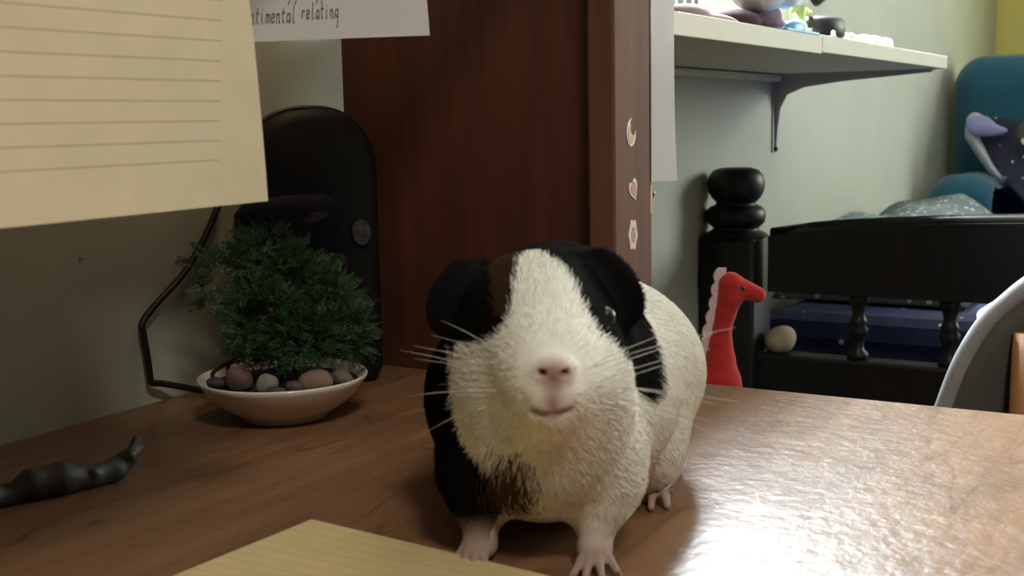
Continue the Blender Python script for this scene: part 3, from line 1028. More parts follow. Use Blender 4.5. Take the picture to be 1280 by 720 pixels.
lump('folded_cloth', (0.17, 0.87, 0.99), (0.24, 1.02, 1.03), [((0.212, 0.905, 1.003), (0.02, 0.030, 0.008)), ((0.215, 0.955, 1.001), (0.018, 0.045, 0.006)), ((0.205, 0.94, 1.008), (0.015, 0.03, 0.006)), ((0.215, 0.993, 0.999), (0.014, 0.016, 0.004))], M['mauve'],
     'crumpled mauve-grey cloth at the near end of the wall shelf', 'cloth', zfloor=ZB1)
box_ = thing('striped_box', 'small black and white striped box behind the mauve cloth', 'box', (0.175, 0.955, ZB1))
box('body', -0.02, 0.02, -0.03, 0.03, 0, 0.032, M['toy_black'], box_, 0.002)
for i in range(3):
    box('stripe', -0.0205, 0.0205, -0.024 + i * 0.018, -0.016 + i * 0.018, 0.0005, 0.0324, M['toy_white'], box_, 0.001)
lump('fabric_bundle', (0.16, 1.0, 0.99), (0.24, 1.22, 1.06), [((0.208, 1.035, 1.006), (0.022, 0.026, 0.010)), ((0.205, 1.08, 1.006), (0.024, 0.045, 0.010)), ((0.195, 1.15, 1.016), (0.016, 0.032, 0.018)), ((0.20, 1.185, 1.006), (0.02, 0.02, 0.009)), ((0.19, 1.16, 1.032), (0.012, 0.012, 0.014))], M['maroon'],
     'dark maroon fabric bundle on the shelf under the white plush', 'fabric', zfloor=ZB1)
pl = thing('plush_toy', 'round white plush toy sitting on the dark maroon bundle', 'plush toy', (0.212, 1.087, 1.0185))
F_ = Field((-0.03, -0.06, -0.005), (0.03, 0.06, 0.08), 0.002)
F_.ell((0, 0, 0.018), (0.024, 0.044, 0.020), 0.006); F_.ell((0, 0, 0.05), (0.02, 0.028, 0.022), 0.006)
F_.ell((0, -0.022, 0.068), (0.008, 0.01, 0.01), 0.003); F_.ell((0, 0.022, 0.068), (0.008, 0.01, 0.01), 0.003)
F_.ell((0.016, -0.03, 0.012), (0.012, 0.014, 0.010), 0.004); F_.ell((0.016, 0.03, 0.012), (0.012, 0.014, 0.010), 0.004)
F_.build('body', M['white_plush'], pl)
tray = thing('toy_tray', 'small sky blue tray at the shelf edge below the maroon bundle', 'tray', (0.234, 1.125, ZB1))
box('base', -0.008, 0.008, -0.045, 0.055, 0, 0.003, M['skyblue'], tray, 0.001)
o = bm_obj('dome', lathe_bm([(0.022, 0.003), (0.021, 0.007), (0.016, 0.010), (0.0, 0.0115)], 20), M['skyblue'], tray, True)
o.scale = (0.35, 1, 1)
fig = thing('toy_figure', 'small lime and white toy figure with raised pale yellow arm on the shelf', 'toy', (0.212, 1.206, ZB2))
b = lathe_bm([(0.0, 0.0), (0.009, 0.0), (0.0095, 0.008), (0.007, 0.020), (0.0085, 0.026), (0.006, 0.030), (0, 0.031)], 16)
bm_obj('torso', b, M['lime'], fig, True)
b = bmesh.new(); bmesh.ops.create_uvsphere(b, u_segments=16, v_segments=10, radius=0.010); bmesh.ops.translate(b, vec=(0, 0, 0.038), verts=b.verts)
bm_obj('head', b, M['toy_white'], fig, True)
tube('arm', [(0, 0.006, 0.022), (0.003, 0.016, 0.026), (0.003, 0.030, 0.025)], [0.004, 0.0035, 0.003], M['toy_yellow'], fig)
tube('arm', [(0, -0.006, 0.022), (0.006, -0.012, 0.014), (0.010, -0.016, 0.008)], [0.004, 0.0035, 0.003], M['lime'], fig)
for sx in (-1, 1):
    tube('leg', [(0.004, 0.004 * sx, 0.006), (0.012, 0.006 * sx, 0.004)], [0.004, 0.0042], M['toy_white'], fig)
blk_ = thing('toy_block', 'white toy block lying against the lime figure', 'toy', (0.222, 1.172, ZB2 - 0.0015))
blk_.rotation_euler = (0, 0, 0.2)
bm = box_bm(-0.008, 0.008, -0.022, 0.022, 0.0, 0.014, 0.003, 3)
bm_obj('body', bm, M['toy_white'], blk_)
for i in range(3):
    box('stud', -0.003, 0.003, -0.016 + i * 0.013, -0.010 + i * 0.013, 0.0138, 0.0165, M['toy_white'], blk_, 0.0008)
ty = thing('rubber_toy', 'black ring-shaped rubber toy lying tilted on the shelf beside the white beads', 'toy', (0.218, 1.262, ZB2))
b = bmesh.new()
for i in range(28):
    pass
prof = [(0.030, 0.0), (0.034, 0.002), (0.036, 0.007), (0.034, 0.013), (0.029, 0.016), (0.022, 0.015), (0.017, 0.011), (0.016, 0.004), (0.020, 0.0), (0.030, 0.0)]
o = bm_obj('tyre', lathe_bm(prof, 32), M['toy_black'], ty, True)
o.scale = (0.7, 1.0, 1.35)
o2 = bm_obj('hub', lathe_bm([(0.0, 0.002), (0.016, 0.002), (0.0165, 0.008), (0.008, 0.014), (0.0, 0.015)], 20), M['toy_black'], ty, True)
o2.scale = (0.7, 1, 1.2)
cap_ = thing('toy_cap', 'tiny white toy cap in front of the black rubber ring', 'toy', (0.2395, 1.235, ZB2))
b = lathe_bm([(0.0, 0.0), (0.006, 0.0), (0.0062, 0.0015), (0.0045, 0.002), (0.004, 0.006), (0.0, 0.0072)], 14)  # small white piece modelled as a cap, brim and crown
for v in b.verts: v.co.x *= 0.5
bm_obj('crown', b, M['toy_white'], cap_, True)
bead_proto = None
for i, (y, r, kx) in enumerate(((1.330, 0.0075, 0), (1.347, 0.007, 1), (1.372, 0.006, 0), (1.397, 0.0072, 1), (1.422, 0.0085, 0), (1.449, 0.0085, 1), (1.482, 0.0088, 0), (1.508, 0.0085, 1), (1.536, 0.0065, 0))):
    if bead_proto is None:
        b = lathe_bm([(0.0, 0.0), (0.7, 0.0), (0.95, 0.35), (1.0, 0.8), (0.85, 1.2), (0.45, 1.42), (0.25, 1.45), (0.0, 1.38)], 16)
        o = bead_proto = bm_obj('bead', b, M['toy_white'], None, True)
    else:
        o = bead_proto.copy(); COL.objects.link(o)
    o.location = (0.222 + 0.004 * kx, y, ZB2); o.scale = (r * 1.1, r * 1.55, r)
    pos = ['nearest the black ring', 'second from the black ring', 'third from the black ring', 'fourth from the black ring', 'in the middle of the row, fifth from the ring',
           'fourth from the far end of the row', 'third from the far end of the row', 'next to the last of the row', 'at the far end of the row'][i]
    tag(o, 'small white bead on the shelf, ' + pos, 'bead', 'white beads along the shelf')

# dark hanging pot-holder above the shelf: small dark ornament on the wall
orn = thing('wall_ornament', 'small dark brown round ornament on the wall above the shelf', 'ornament', (0, 1.99, 1.150))
b = lathe_bm([(0, 0.012), (0.035, 0.011), (0.05, 0.007), (0.054, 0.0), (0, 0.0)], 28)
bmesh.ops.rotate(b, verts=b.verts, cent=(0, 0, 0), matrix=Matrix.Rotation(math.pi / 2, 3, 'Y'))
bm_obj('disc', b, M['dark_brown'], orn, True)
b = lathe_bm([(0.040, 0.010), (0.042, 0.0135), (0.046, 0.0125), (0.047, 0.008)], 28)
bmesh.ops.rotate(b, verts=b.verts, cent=(0, 0, 0), matrix=Matrix.Rotation(math.pi / 2, 3, 'Y'))
bm_obj('rim', b, M['dark_brown'], orn, True)

# ================================================================== bed
bed = thing('bed', 'black-stained wooden bed with turned post and open baluster footboard', 'bed', (0.5, 2.6, 0))


def bpart(o): return into(o, bed)


BF = 1.51                                     # footboard plane
fz = lambda z: 0.925 - (0.925 - z) * 0.932
fx = lambda x: 0.583 - (0.583 - x) * 0.944
post_prof = [(0.0, 0.0), (0.046, 0.0), (0.046, 0.757), (0.041, 0.762), (0.033, 0.766), (0.031, 0.769), (0.035, 0.772), (0.0395, 0.777), (0.0415, 0.785), (0.0405, 0.793), (0.036, 0.798), (0.0295, 0.8005), (0.027, 0.8030), (0.0285, 0.8055), (0.034, 0.811), (0.0385, 0.820), (0.0398, 0.831), (0.037, 0.842), (0.031, 0.849), (0.021, 0.8520), (0.0, 0.8530)]
for px, n_ in ((0.006, 0), (1.02, 1)):
    b = bmesh.new()
    lathe_bm([(p[0] * 0.93, fz(p[1])) for p in post_prof if p[1] >= 0.757], 32, b)
    box_bm(-0.037, 0.037, -0.036, 0.036, 0, fz(0.7575), 0.005, 2, b)
    o = bm_obj('bedpost', b, M['black_wood'], None, True)
    o.location = (0.0400 + px - 0.006, BF, 0); bpart(o)
rail = [(0.060, 0.7600), (0.12, 0.770), (0.16, 0.7745), (0.22, 0.779), (0.30, 0.7835), (0.45, 0.789), (0.6, 0.789), (0.8, 0.781), (0.985, 0.766)]
rail = [(fx(x), fz(z)) for x, z in rail]
bpart(bm_obj('top_rail', prism_bm([(rail[0][0], fz(0.684))] + rail + [(rail[-1][0], fz(0.684))], (0, BF + 0.018, 0), (1, 0, 0), (0, 0, 1), 0.036), M['black_wood']))
bpart(tube('rail_cap', [(x, BF, z) for x, z in rail], 0.010, M['gloss_black'], None, 10))
bpart(box('lower_rail', 0.070, 0.975, BF - 0.018, BF + 0.018, 0.45, fz(0.597), M['black_wood'], None, 0.004))
bal = lathe_bm([(0.0, 0.0), (0.014, 0.0), (0.014, 0.008), (0.008, 0.014), (0.0085, 0.026), (0.012, 0.034), (0.0135, 0.040), (0.010, 0.045), (0.0125, 0.049), (0.010, 0.054), (0.008, 0.060), (0.0105, 0.072), (0.014, 0.078), (0.014, 0.086), (0.0, 0.086)], 20)
bp = None
for x in (0.178, 0.294, 0.410, 0.526, 0.642, 0.758, 0.874):
    if bp is None: o = bp = bm_obj('baluster', bal, M['black_wood'], None, True)
    else:
        o = bp.copy(); COL.objects.link(o)
    o.location = (fx(x), BF, fz(0.597) - 0.0005); o.scale = (0.93, 0.93, 0.955); bpart(o)
bpart(box('side_rail', 0.985, 1.015, BF, 3.72, 0.36, 0.46, M['black_wood'], None, 0.004))
bpart(box('side_rail', 0.01, 0.035, BF, 3.72, 0.36, 0.46, M['black_wood'], None, 0.004))
bpart(box('headboard', 0.01, 1.06, 3.72, 3.755, 0.0, 0.70, M['black_wood'], None, 0.006))
bpart(box('slat_base', 0.03, 0.99, BF + 0.01, 3.72, 0.40, 0.42, M['black_wood'], None, 0.002))
mt_ = tag(box('mattress', 0.04, 0.965, 1.60, 3.71, 0.42, 0.655, M['bluestars'], None, 0.03), 'mattress under a deep blue star-print spread on the black bed', 'mattress')


def mound(u, v):
    x, y = 0.025 + u * 0.27, 1.705 + v * 0.95
    e = (min(1, u * 6, (1 - u) * 2.2) * min(1, v * 9, (1 - v) * 3.2)) ** 0.6
    h_ = 0.100 + 0.008 * math.sin(9 * v + 3 * u) + 0.005 * math.sin(22 * v + 9 * u)
    return (x, y, 0.6615 + e * h_)


qu = grid_obj('quilt', mound, 26, 50, M['patch'], None, 0.004)
tag(qu, 'rumpled grey flower-print quilt humped on the bed behind the footboard', 'quilt')
cu = lump('cushion', (0.07, 1.48, 0.60), (0.13, 1.56, 0.67), [((0.098, 1.516, 0.633), (0.0195, 0.022, 0.0175)), ((0.103, 1.522, 0.639), (0.014, 0.018, 0.013))], M['cream_fab'],
          'small cream plush cushion in the first opening of the footboard', 'cushion', 0.002, zfloor=0.6195)

# teal reading pillow with arms, propped at the head of the bed
rp = thing('reading_pillow', 'teal velour reading pillow with arms propped at the head of the bed', 'pillow', (0.30, 3.05, 0.6555))
F_ = Field((-0.32, -0.42, 0.0), (0.32, 0.26, 0.47), 0.008)


def rbox(F_, c, hsize, r, k=0.02):
    c = np.array(c); hs = np.array(hsize)
    sl, X, Y, Z = F_._slice(c - hs - 0.04, c + hs + 0.04)
    q = [np.abs(A_ - c[i]) - (hs[i] - r) for i, A_ in enumerate((X, Y, Z))]
    d = np.sqrt(np.maximum(q[0], 0) ** 2 + np.maximum(q[1], 0) ** 2 + np.maximum(q[2], 0) ** 2) + np.minimum(np.maximum(np.maximum(q[0], q[1]), q[2]), 0) - r
    F_._merge(sl, d.astype(np.float32), k, False)


rbox(F_, (0, 0.09, 0.199), (0.285, 0.10, 0.199), 0.075)
F_.floor_cut(0.001)
o = F_.build('backrest', M['teal'], rp)
for sx in (-1, 1):
    F_ = Field((-0.30 if sx < 0 else 0.14, -0.42, 0.0), (-0.14 if sx < 0 else 0.30, 0.05, 0.20), 0.007)
    rbox(F_, (sx * 0.205, -0.13, 0.06), (0.07, 0.16, 0.066), 0.05)
    F_.ell((sx * 0.205, -0.24, 0.062), (0.068, 0.06, 0.066), 0.02)
    F_.floor_cut(0.001)
    F_.build('arm', M['teal'], rp)

# navy blanket with a pale lining, folded against the pillow


def fold(u, v):
    # v from the low front hem up to the top, u to the right
    left = 0.080 + 0.205 * max(0.0, 0.80 - v)
    x = left + u * 0.30
    y = 2.885 + 0.10 * v + 0.012 * math.sin(5 * u + 2 * v)
    z = 0.672 + 0.228 * v - 0.05 * u * v + 0.010 * math.sin(7 * u) + 0.006 * math.sin(9 * v)
    return (x, y, z)


bk = thing('navy_blanket', 'navy star-print blanket with lavender lining folded against the reading pillow', 'blanket', (0.25, 2.9, 0.66))
o = into(grid_obj('cloth', fold, 20, 20, M['navy_stars'], None, 0.012), bk)


def lining(u, v):
    v = 0.36 + 0.64 * v
    p = Vector(fold(0.0, v))
    return tuple(p + Vector((-0.010 + u * 0.036 * (v - 0.30) / 0.70, -0.014 - 0.014 * math.sin(math.pi * u), 0.004 + 0.012 * math.sin(math.pi * u))))


o = into(grid_obj('lining', lining, 8, 20, M['pale_lining'], None, 0.004), bk)
o['label'] = 'pale lavender turned-back lining'
F_ = Field((-0.03, -0.06, -0.03), (0.08, 0.05, 0.06), 0.004)
F_.ell((0.010, -0.01, 0.004), (0.030, 0.010, 0.022), 0.01); F_.ell((0.040, -0.010, -0.010), (0.032, 0.008, 0.012), 0.02)
o = F_.build('turned_corner', M['navy_lining'], None); o.location = (0.092, 2.945, 0.888); into(o, bk)
pc = lump('patterned_cushion', (0.16, 2.84, 0.80), (0.34, 2.96, 0.95), [((0.225, 2.893, 0.870), (0.040, 0.03, 0.036)), ((0.27, 2.893, 0.872), (0.05, 0.03, 0.04))], M['multi'],
          'small dark cushion with yellow and white print on the navy blanket', 'cushion', 0.004)

# ================================================================== red giraffe plush standing between desk and bed
gir = thing('giraffe_plush', 'tall red felt giraffe toy with white lace mane in front of the bedpost', 'plush toy', (0.165, 1.12, 0))
gr_right = Vector((0.866, 0.5, 0))
F_ = Field((-0.19, -0.06, 0.0), (0.09, 0.06, 0.80), 0.003)
F_.ell((-0.055, 0, 0.36), (0.095, 0.05, 0.065), 0.03)
neck = [(0.42, -0.004, 0.046), (0.60, -0.002, 0.032), (0.663, -0.0008, 0.0214), (0.686, -0.0005, 0.0150), (0.702, 0.0, 0.0115), (0.718, 0.0015, 0.0094), (0.732, 0.0046, 0.0102), (0.748, 0.0090, 0.0125)]
for (z0, c0, r0), (z1, c1, r1_) in zip(neck, neck[1:]):
    F_.cap((c0, 0, z0), (c1, 0, z1), r0, r1_, 0.004)
F_.cap((0.0095, 0, 0.7605), (0.0095, 0, 0.7480), 0.0120, 0.0120, 0.004)
F_.cap((0.0100, 0, 0.7600), (0.0365, 0, 0.7500), 0.0120, 0.0082, 0.004)
for lx in (-0.12, 0.0):
    for ly in (-0.026, 0.026):
        F_.cap((lx, ly, 0.34), (lx, ly, 0.020), 0.026, 0.020, 0.02)
F_.floor_cut(0.0005)
o = F_.build('body', M['red_felt'], gir)
o.rotation_euler = (0, 0, math.atan2(0.5, 0.866))
# lace mane: scalloped strip down the back of the neck
bm = bmesh.new()
mane = [(0.777, -0.0037, 0.0055), (0.765, -0.0060, 0.0035), (0.753, -0.0082, 0.001), (0.742, -0.0098, -0.0005), (0.732, -0.0121, -0.002), (0.718, -0.0152, -0.004), (0.702, -0.0191, -0.008), (0.686, -0.0222, -0.012), (0.663, -0.0284, -0.018), (0.620, -0.036, -0.024), (0.56, -0.046, -0.034)]


def mane_at(z, col):
    for p, q in zip(mane, mane[1:]):
        if q[0] <= z <= p[0]:
            f_ = (p[0] - z) / (p[0] - q[0])
            return p[col] + (q[col] - p[col]) * f_
    return mane[-1][col]


out, inner = [], []
nsc = 16
for i in range(nsc * 6 + 1):
    t = i / (nsc * 6)
    z = 0.777 - t * 0.217
    out.append((mane_at(z, 1) + 0.0012 - 0.0028 * abs(math.sin(math.pi * t * nsc)), z))
for i in range(19):
    z = 0.56 + 0.217 * i / 18
    inner.append((mane_at(z, 2), z))
o = bm_obj('lace_mane', prism_bm(out + inner, (0, 0.003, 0), (1, 0, 0), (0, 0, 1), 0.006), M['lace'], gir)
o.rotation_euler = (0, 0, math.atan2(0.5, 0.866))
o['label'] = 'white scalloped lace mane'
for sy in (-1, 1):
    b = bmesh.new(); bmesh.ops.create_uvsphere(b, u_segments=10, v_segments=8, radius=0.0025)
    o = bm_obj('eye', b, M['toy_black'], gir, True)
    o.location = gr_right * 0.020 + Vector((-0.5, 0.866, 0)) * 0.0100 * sy + Vector((0, 0, 0.758))

# ================================================================== grey chair beyond the desk end
ch = thing('padded_chair', 'grey padded chair with curved back and brown wooden post behind the desk', 'chair', (0.56, 1.05, 0))
# silhouette (image-right offset from the lowest visible point, height)
edge = [(-0.030, 0.46), (-0.028, 0.55), (-0.018, 0.63), (-0.006, 0.675), (0.000, 0.694), (0.011, 0.726), (0.023, 0.750), (0.035, 0.767), (0.047, 0.778), (0.060, 0.789), (0.085, 0.806), (0.12, 0.822), (0.18, 0.838), (0.25, 0.843)]
C0 = Vector((0.405, 0.97, 0)); CR = Vector((0.866, 0.5, 0)); CB = Vector((-0.5, 0.866, 0))


def shell(u, v):
    t = v * (len(edge) - 1); i = min(int(t), len(edge) - 2); f_ = t - i
    ex, ez = edge[i][0] + (edge[i + 1][0] - edge[i][0]) * f_, edge[i][1] + (edge[i + 1][1] - edge[i][1]) * f_
    x = ex + u * (0.42 - 2 * (ex - 0.02) if ex < 0.2 else 0.42 - 0.36)
    b_ = 0.05 * math.sin(math.pi * u) * 1.2
    return tuple(C0 + CR * x + CB * b_ + Vector((0, 0, ez)))


o = into(grid_obj('backrest', shell, 16, 39, M['grey_fab'], None, 0.02), ch)
rim = [C0 + CR * a + Vector((0, 0, z)) for a, z in edge]
rim2 = [C0 + CR * (0.44 - a) + Vector((0, 0, z)) for a, z in edge[::-1]][1:]
o = into(tube('rim', spline(rim + rim2, 4), 0.0075, M['lit_rim'], None, 10), ch)
o['label'] = 'padded rim with window light painted on as lighter grey'
seat_c = C0 + CR * 0.21 + CB * 0.20
bmS = box_bm(-0.18, 0.18, -0.17, 0.15, 0.40, 0.47, 0.025, 3)
o = bm_obj('seat', bmS, M['grey_fab'], None, True); o.location = seat_c; o.rotation_euler = (0, 0, math.radians(30)); into(o, ch)
for a, b_, zt in ((0.060, -0.006, 0.757), (0.37, -0.010, 0.757), (0.06, 0.32, 0.40), (0.36, 0.32, 0.40)):
    p = C0 + CR * a + CB * b_
    pt = p - CB * 0.012
    o = into(bm_obj('leg', tube_bm([p, pt + Vector((0, 0, zt * 0.6)), pt + Vector((0, 0, zt))], [0.016, 0.018, 0.015], 12), M['chair_wood'], None, True), ch)
o = lump('fluffy_pompom', (0.40, 0.98, 0.73), (0.46, 1.05, 0.79), [((0.4295, 1.016, 0.762), (0.010, 0.010, 0.008)), ((0.434, 1.02, 0.769), (0.006, 0.006, 0.005))], M['white_plush'], 'x', 'x', 0.0015)
del o['label'], o['category']
o.name = 'pompom'
o['label'] = 'small pale fluffy lump on the rim'
into(o, ch)

# ================================================================== guinea pig
# local frame: a = toward the nose, b = toward the right of the photograph, c = up
GO = Vector((0.3585, 0.3975, 0.75)); GA = Vector((0.33, -0.944, 0)); GB = Vector((0.944, 0.33, 0))
gp = Field((-0.225, -0.078, -0.004), (0.058, 0.080, 0.142), 0.0012)
Eu = lambda x, y, z: __import__('mathutils').Euler((math.radians(x), math.radians(y), math.radians(z))).to_quaternion()
# trunk
gp.ell((-0.110, -0.003, 0.052), (0.088, 0.0565, 0.0475), 0.02)
gp.ell((-0.150, 0.004, 0.048), (0.060, 0.0555, 0.045), 0.02)
gp.ell((-0.060, -0.004, 0.056), (0.050, 0.050, 0.044), 0.02)
gp.ell((-0.022, 0.001, 0.044), (0.026, 0.034, 0.030), 0.02)
gp.ell((-0.060, 0.001, 0.0875), (0.036, 0.033, 0.0345), 0.012)
# head
gp.ell((-0.024, -0.001, 0.0930), (0.036, 0.0315, 0.0290), 0.014)
gp.ell((0.004, 0.007, 0.0860), (0.027, 0.0225, 0.0265), 0.014)
gp.ell((0.020, 0.0122, 0.0800), (0.0165, 0.0155, 0.0185), 0.010)
gp.ell((-0.008, -0.0130, 0.0730), (0.021, 0.0175, 0.0195), 0.012)
gp.ell((-0.003, 0.0215, 0.0730), (0.020, 0.0165, 0.0195), 0.012)
gp.ell((0.010, 0.0105, 0.0640), (0.014, 0.0130, 0.0120), 0.010)
gp.ell((-0.008, 0.006, 0.0520), (0.024, 0.028, 0.024), 0.014)
# nose pad, nostrils, philtrum, mouth
gp.ell((0.0345, 0.0148, 0.0868), (0.0040, 0.0066, 0.0048), 0.005)
for sb in (-1, 1):
    gp.ell((0.0375, 0.0148 + sb * 0.0040, 0.0868), (0.0032, 0.0017, 0.0011), 0.001, Eu(0, 0, 0), True)
    gp.ell((0.0310, 0.0140 + sb * 0.0042, 0.0790), (0.0060, 0.0050, 0.0058), 0.003)
gp.ell((0.0300, 0.0136, 0.0735), (0.0062, 0.0070, 0.0060), 0.004)
gp.ell((0.0275, 0.0136, 0.0672), (0.0055, 0.0060, 0.0036), 0.003)
gp.cap((0.0390, 0.0146, 0.0845), (0.0372, 0.0138, 0.0715), 0.0009, 0.0011, 0.0015, True)
gp.cap((0.0368, 0.0136, 0.0702), (0.0342, 0.0072, 0.0724), 0.0012, 0.0008, 0.0015, True)
gp.cap((0.0368, 0.0136, 0.0702), (0.0342, 0.0200, 0.0730), 0.0012, 0.0008, 0.0015, True)
# ears: drooping petals
EARS = [((-0.0275, -0.0350, 0.1030), (0.0036, 0.0120, 0.0175), Eu(-22, 14, 24)), ((-0.0295, 0.0290, 0.1085), (0.0036, 0.0115, 0.0170), Eu(30, 14, -26))]
for c_, r_, q_ in EARS:
    gp.ell(c_, r_, 0.009, q_)
# fore legs, paws, toes
for sb, yc, toes in ((-1, -0.0233, ((-0.0325, 0.000), (-0.0285, 0.0055), (-0.0235, 0.0085), (-0.0180, 0.0085))),
                     (1, 0.0228, ((0.0165, 0.0085), (0.0215, 0.0100), (0.0275, 0.0085), (0.0330, 0.0035)))):
    gp.ell((-0.020, yc * 1.15, 0.034), (0.017, 0.0135, 0.020), 0.012)
    gp.cap((-0.016, yc * 1.08, 0.032), (-0.0095, yc, 0.0085), 0.0110, 0.0066, 0.008)
    gp.ell((-0.006, yc * 1.0, 0.0058), (0.0068, 0.0068, 0.0048), 0.004)
    for tb, ta in toes:
        mid = ((ta - 0.004) * 0.55 + -0.004 * 0.45, tb * 0.62 + yc * 0.38, 0.0052)
        gp.cap((-0.006, yc * 0.75 + tb * 0.25, 0.0052), mid, 0.0022, 0.0020, 0.0016)
        gp.cap(mid, (ta, tb, 0.0020), 0.0020, 0.0016, 0.0010)
# hind feet
for yc, s_ in ((0.0395, 1), (-0.046, -1)):
    gp.ell((-0.105, yc * 0.92, 0.022), (0.030, 0.016, 0.021), 0.014)
    gp.cap((-0.120, yc, 0.0060), (-0.092, yc, 0.0050), 0.0062, 0.0056, 0.005)
    for dt, da in ((-0.0062, -0.0785), (0.0002, -0.0760), (0.0072, -0.0790)):
        gp.cap((-0.093, yc + dt * 0.5, 0.0052), (-0.084, yc + dt * 0.85, 0.0050), 0.0024, 0.0021, 0.0016)
        gp.cap((-0.084, yc + dt * 0.85, 0.0050), (da, yc + dt, 0.0020), 0.0021, 0.0016, 0.001)
gp.floor_cut(0.0002)

# --- coat pattern: charts in millimetres on planes square to the animal's front
CH1, CH2 = np.array((-0.1732, 0.9849, 0.0)), np.array((-0.1866, -0.0328, 0.9819))
HEAD_WHITE = [(-4.2, 122.1), (-0.4, 125.8), (5.2, 124.5), (12.0, 119.3), (16.9, 112.4), (20.5, 102.0), (25.6, 93.5), (34.8, 84.6), (42.3, 72.1), (40.9, 4.3), (-51.9, 5.5), (-31.3, 88.1), (-19.7, 88.6), (-10.9, 93.1), (-7.0, 100.9), (-5.9, 113.4)]
HEAD_BROWN = [(-12.2, 129.2), (-2.9, 127.1), (-5.0, 113.4), (-6.7, 99.3), (-11.1, 97.8), (-13.7, 116.6)]
BODY_BLACK_L = [(-131.5, 211.7), (-6.8, 209.2), (-8.6, 92.4), (-35.4, 89.3), (-33.5, 64.0), (-27.3, 47.8), (-14.8, 38.0), (-9.6, 27.9), (-16.9, 13.7), (-20.2, -14.6), (-132.3, -13.3)]
BODY_BLACK_R = [(-14.1, 209.4), (39.2, 135.1), (44.1, 112.6), (50.4, 100.5), (54.1, 87.9), (54.4, 68.1), (48.5, 63.9), (38.0, 73.7), (13.2, 99.3), (-22.4, 136.2)]
BODY_BROWN = [(-17.3, 40.3), (-9.5, 44.9), (-2.3, 42.3), (0.6, 34.8), (-0.8, 23.2), (-8.3, 19.6), (-16.9, 23.4)]


def inside(poly, X, Y):
    r = np.zeros(len(X), bool)
    j = len(poly) - 1
    for i in range(len(poly)):
        xi, yi = poly[i]; xj, yj = poly[j]
        c = ((yi > Y) != (yj > Y)) & (X < (xj - xi) * (Y - yi) / (yj - yi + 1e-12) + xi)
        r ^= c; j = i
    return r


BLACK, WHITE, BROWN, SKIN = np.array((0.0050, 0.0050, 0.0056)), np.array((0.86, 0.85, 0.775)), np.array((0.115, 0.055, 0.026)), np.array((0.31, 0.22, 0.18))


def ear_mask(P):
    out = np.zeros(len(P), bool)
    for c_, r_, q_ in EARS:
        L_ = (P - np.array(c_)) @ np.array(q_.to_matrix())
        out |= ((L_ / (np.array(r_) + 0.0035)) ** 2).sum(1) < 1
    return out


def head_mask(P):
    a, b, c = P.T
    d1 = np.sqrt(((a + 0.022) / 0.047) ** 2 + (b / 0.043) ** 2 + ((c - 0.095) / 0.038) ** 2)
    d2 = np.sqrt(((a - 0.012) / 0.040) ** 2 + ((b - 0.008) / 0.036) ** 2 + ((c - 0.080) / 0.030) ** 2)
    return np.minimum(d1, d2) < 1


def coat(P, jit=0.0):
    X = P @ CH1 * 1000; Y = P @ CH2 * 1000
    if jit:
        X = X + rng.normal(0, jit, len(X)); Y = Y + rng.normal(0, jit, len(X))
    a, b, c = P.T
    hd = head_mask(P)
    col = np.tile(WHITE, (len(P), 1))
    bl = inside(BODY_BLACK_L, X, Y) & (a > -0.165 + 0.3 * np.maximum(0, b)) | (inside(BODY_BLACK_R, X, Y) & (a > -0.125))
    bl |= (a < -0.045) & (a > -0.115) & (c > 0.085) & (b < 0.03)
    col[bl & ~hd] = BLACK
    Xb, Yb = (X + rng.normal(0, 3.2, len(X)), Y + rng.normal(0, 3.2, len(X))) if jit else (X, Y)
    col[inside(BODY_BROWN, Xb, Yb) & ~hd & (a > -0.06)] = BROWN * 0.95
    hw_ = inside(HEAD_WHITE, X, Y) & ((c < 0.118) | (a > -0.034))
    col[hd & ~hw_] = BLACK
    col[hd & ~hw_ & inside(HEAD_BROWN, X + 1.5, Y)] = BROWN * 0.42
    col[ear_mask(P) & ((b < -0.024) | (b > 0.024))] = BLACK
    # bare or thinly haired skin
    paw = ((c < 0.0080) & (a > -0.03)) | ((c < 0.0085) & (a > -0.105) & (np.abs(b) > 0.025))
    col[paw] = SKIN
    wl = np.clip((0.021 - c) / 0.013, 0, 1)[:, None] * ((a > -0.03) & ~paw)[:, None]
    col = col * (1 - wl) + SKIN * wl
    dn = np.sqrt(((a - 0.037)) ** 2 + (b - 0.0148) ** 2 + ((c - 0.0866) * 1.2) ** 2)
    wn = np.clip(1.35 - dn / 0.0068, 0, 1)[:, None]
    col = col * (1 - wn) + np.array((0.40, 0.235, 0.19)) * wn
    dm = np.sqrt((a - 0.036) ** 2 + ((b - 0.0140) / 1.0) ** 2 + ((c - 0.0755) / 1.7) ** 2)
    wm = np.clip(1.25 - dm / 0.0046, 0, 1)[:, None] * 0.85
    col = col * (1 - wm) + np.array((0.36, 0.19, 0.155)) * wm
    for sb in (-1, 1):
        dd = np.sqrt(((a - 0.0372) / 2) ** 2 + ((b - 0.0148 - sb * 0.0040) / 1.5) ** 2 + (c - 0.0868) ** 2)
        wd = np.clip(1.6 - dd / 0.0011, 0, 1)[:, None]
        wd = wd * 0.9
        col = col * (1 - wd) + np.array((0.17, 0.075, 0.062)) * wd
    for q0, q1 in (((0.0368, 0.0136, 0.0702), (0.0342, 0.0072, 0.0724)), ((0.0368, 0.0136, 0.0702), (0.0342, 0.0200, 0.0730))):
        q0, q1 = np.array(q0), np.array(q1)
        t = np.clip((P - q0) @ (q1 - q0) / ((q1 - q0) @ (q1 - q0)), 0, 1)
        dl = np.linalg.norm(P - q0 - t[:, None] * (q1 - q0), axis=1)
        wl = np.clip(1.6 - dl / 0.0013, 0, 1)[:, None] * 0.6
        col = col * (1 - wl) + np.array((0.11, 0.050, 0.040)) * wl
    return col


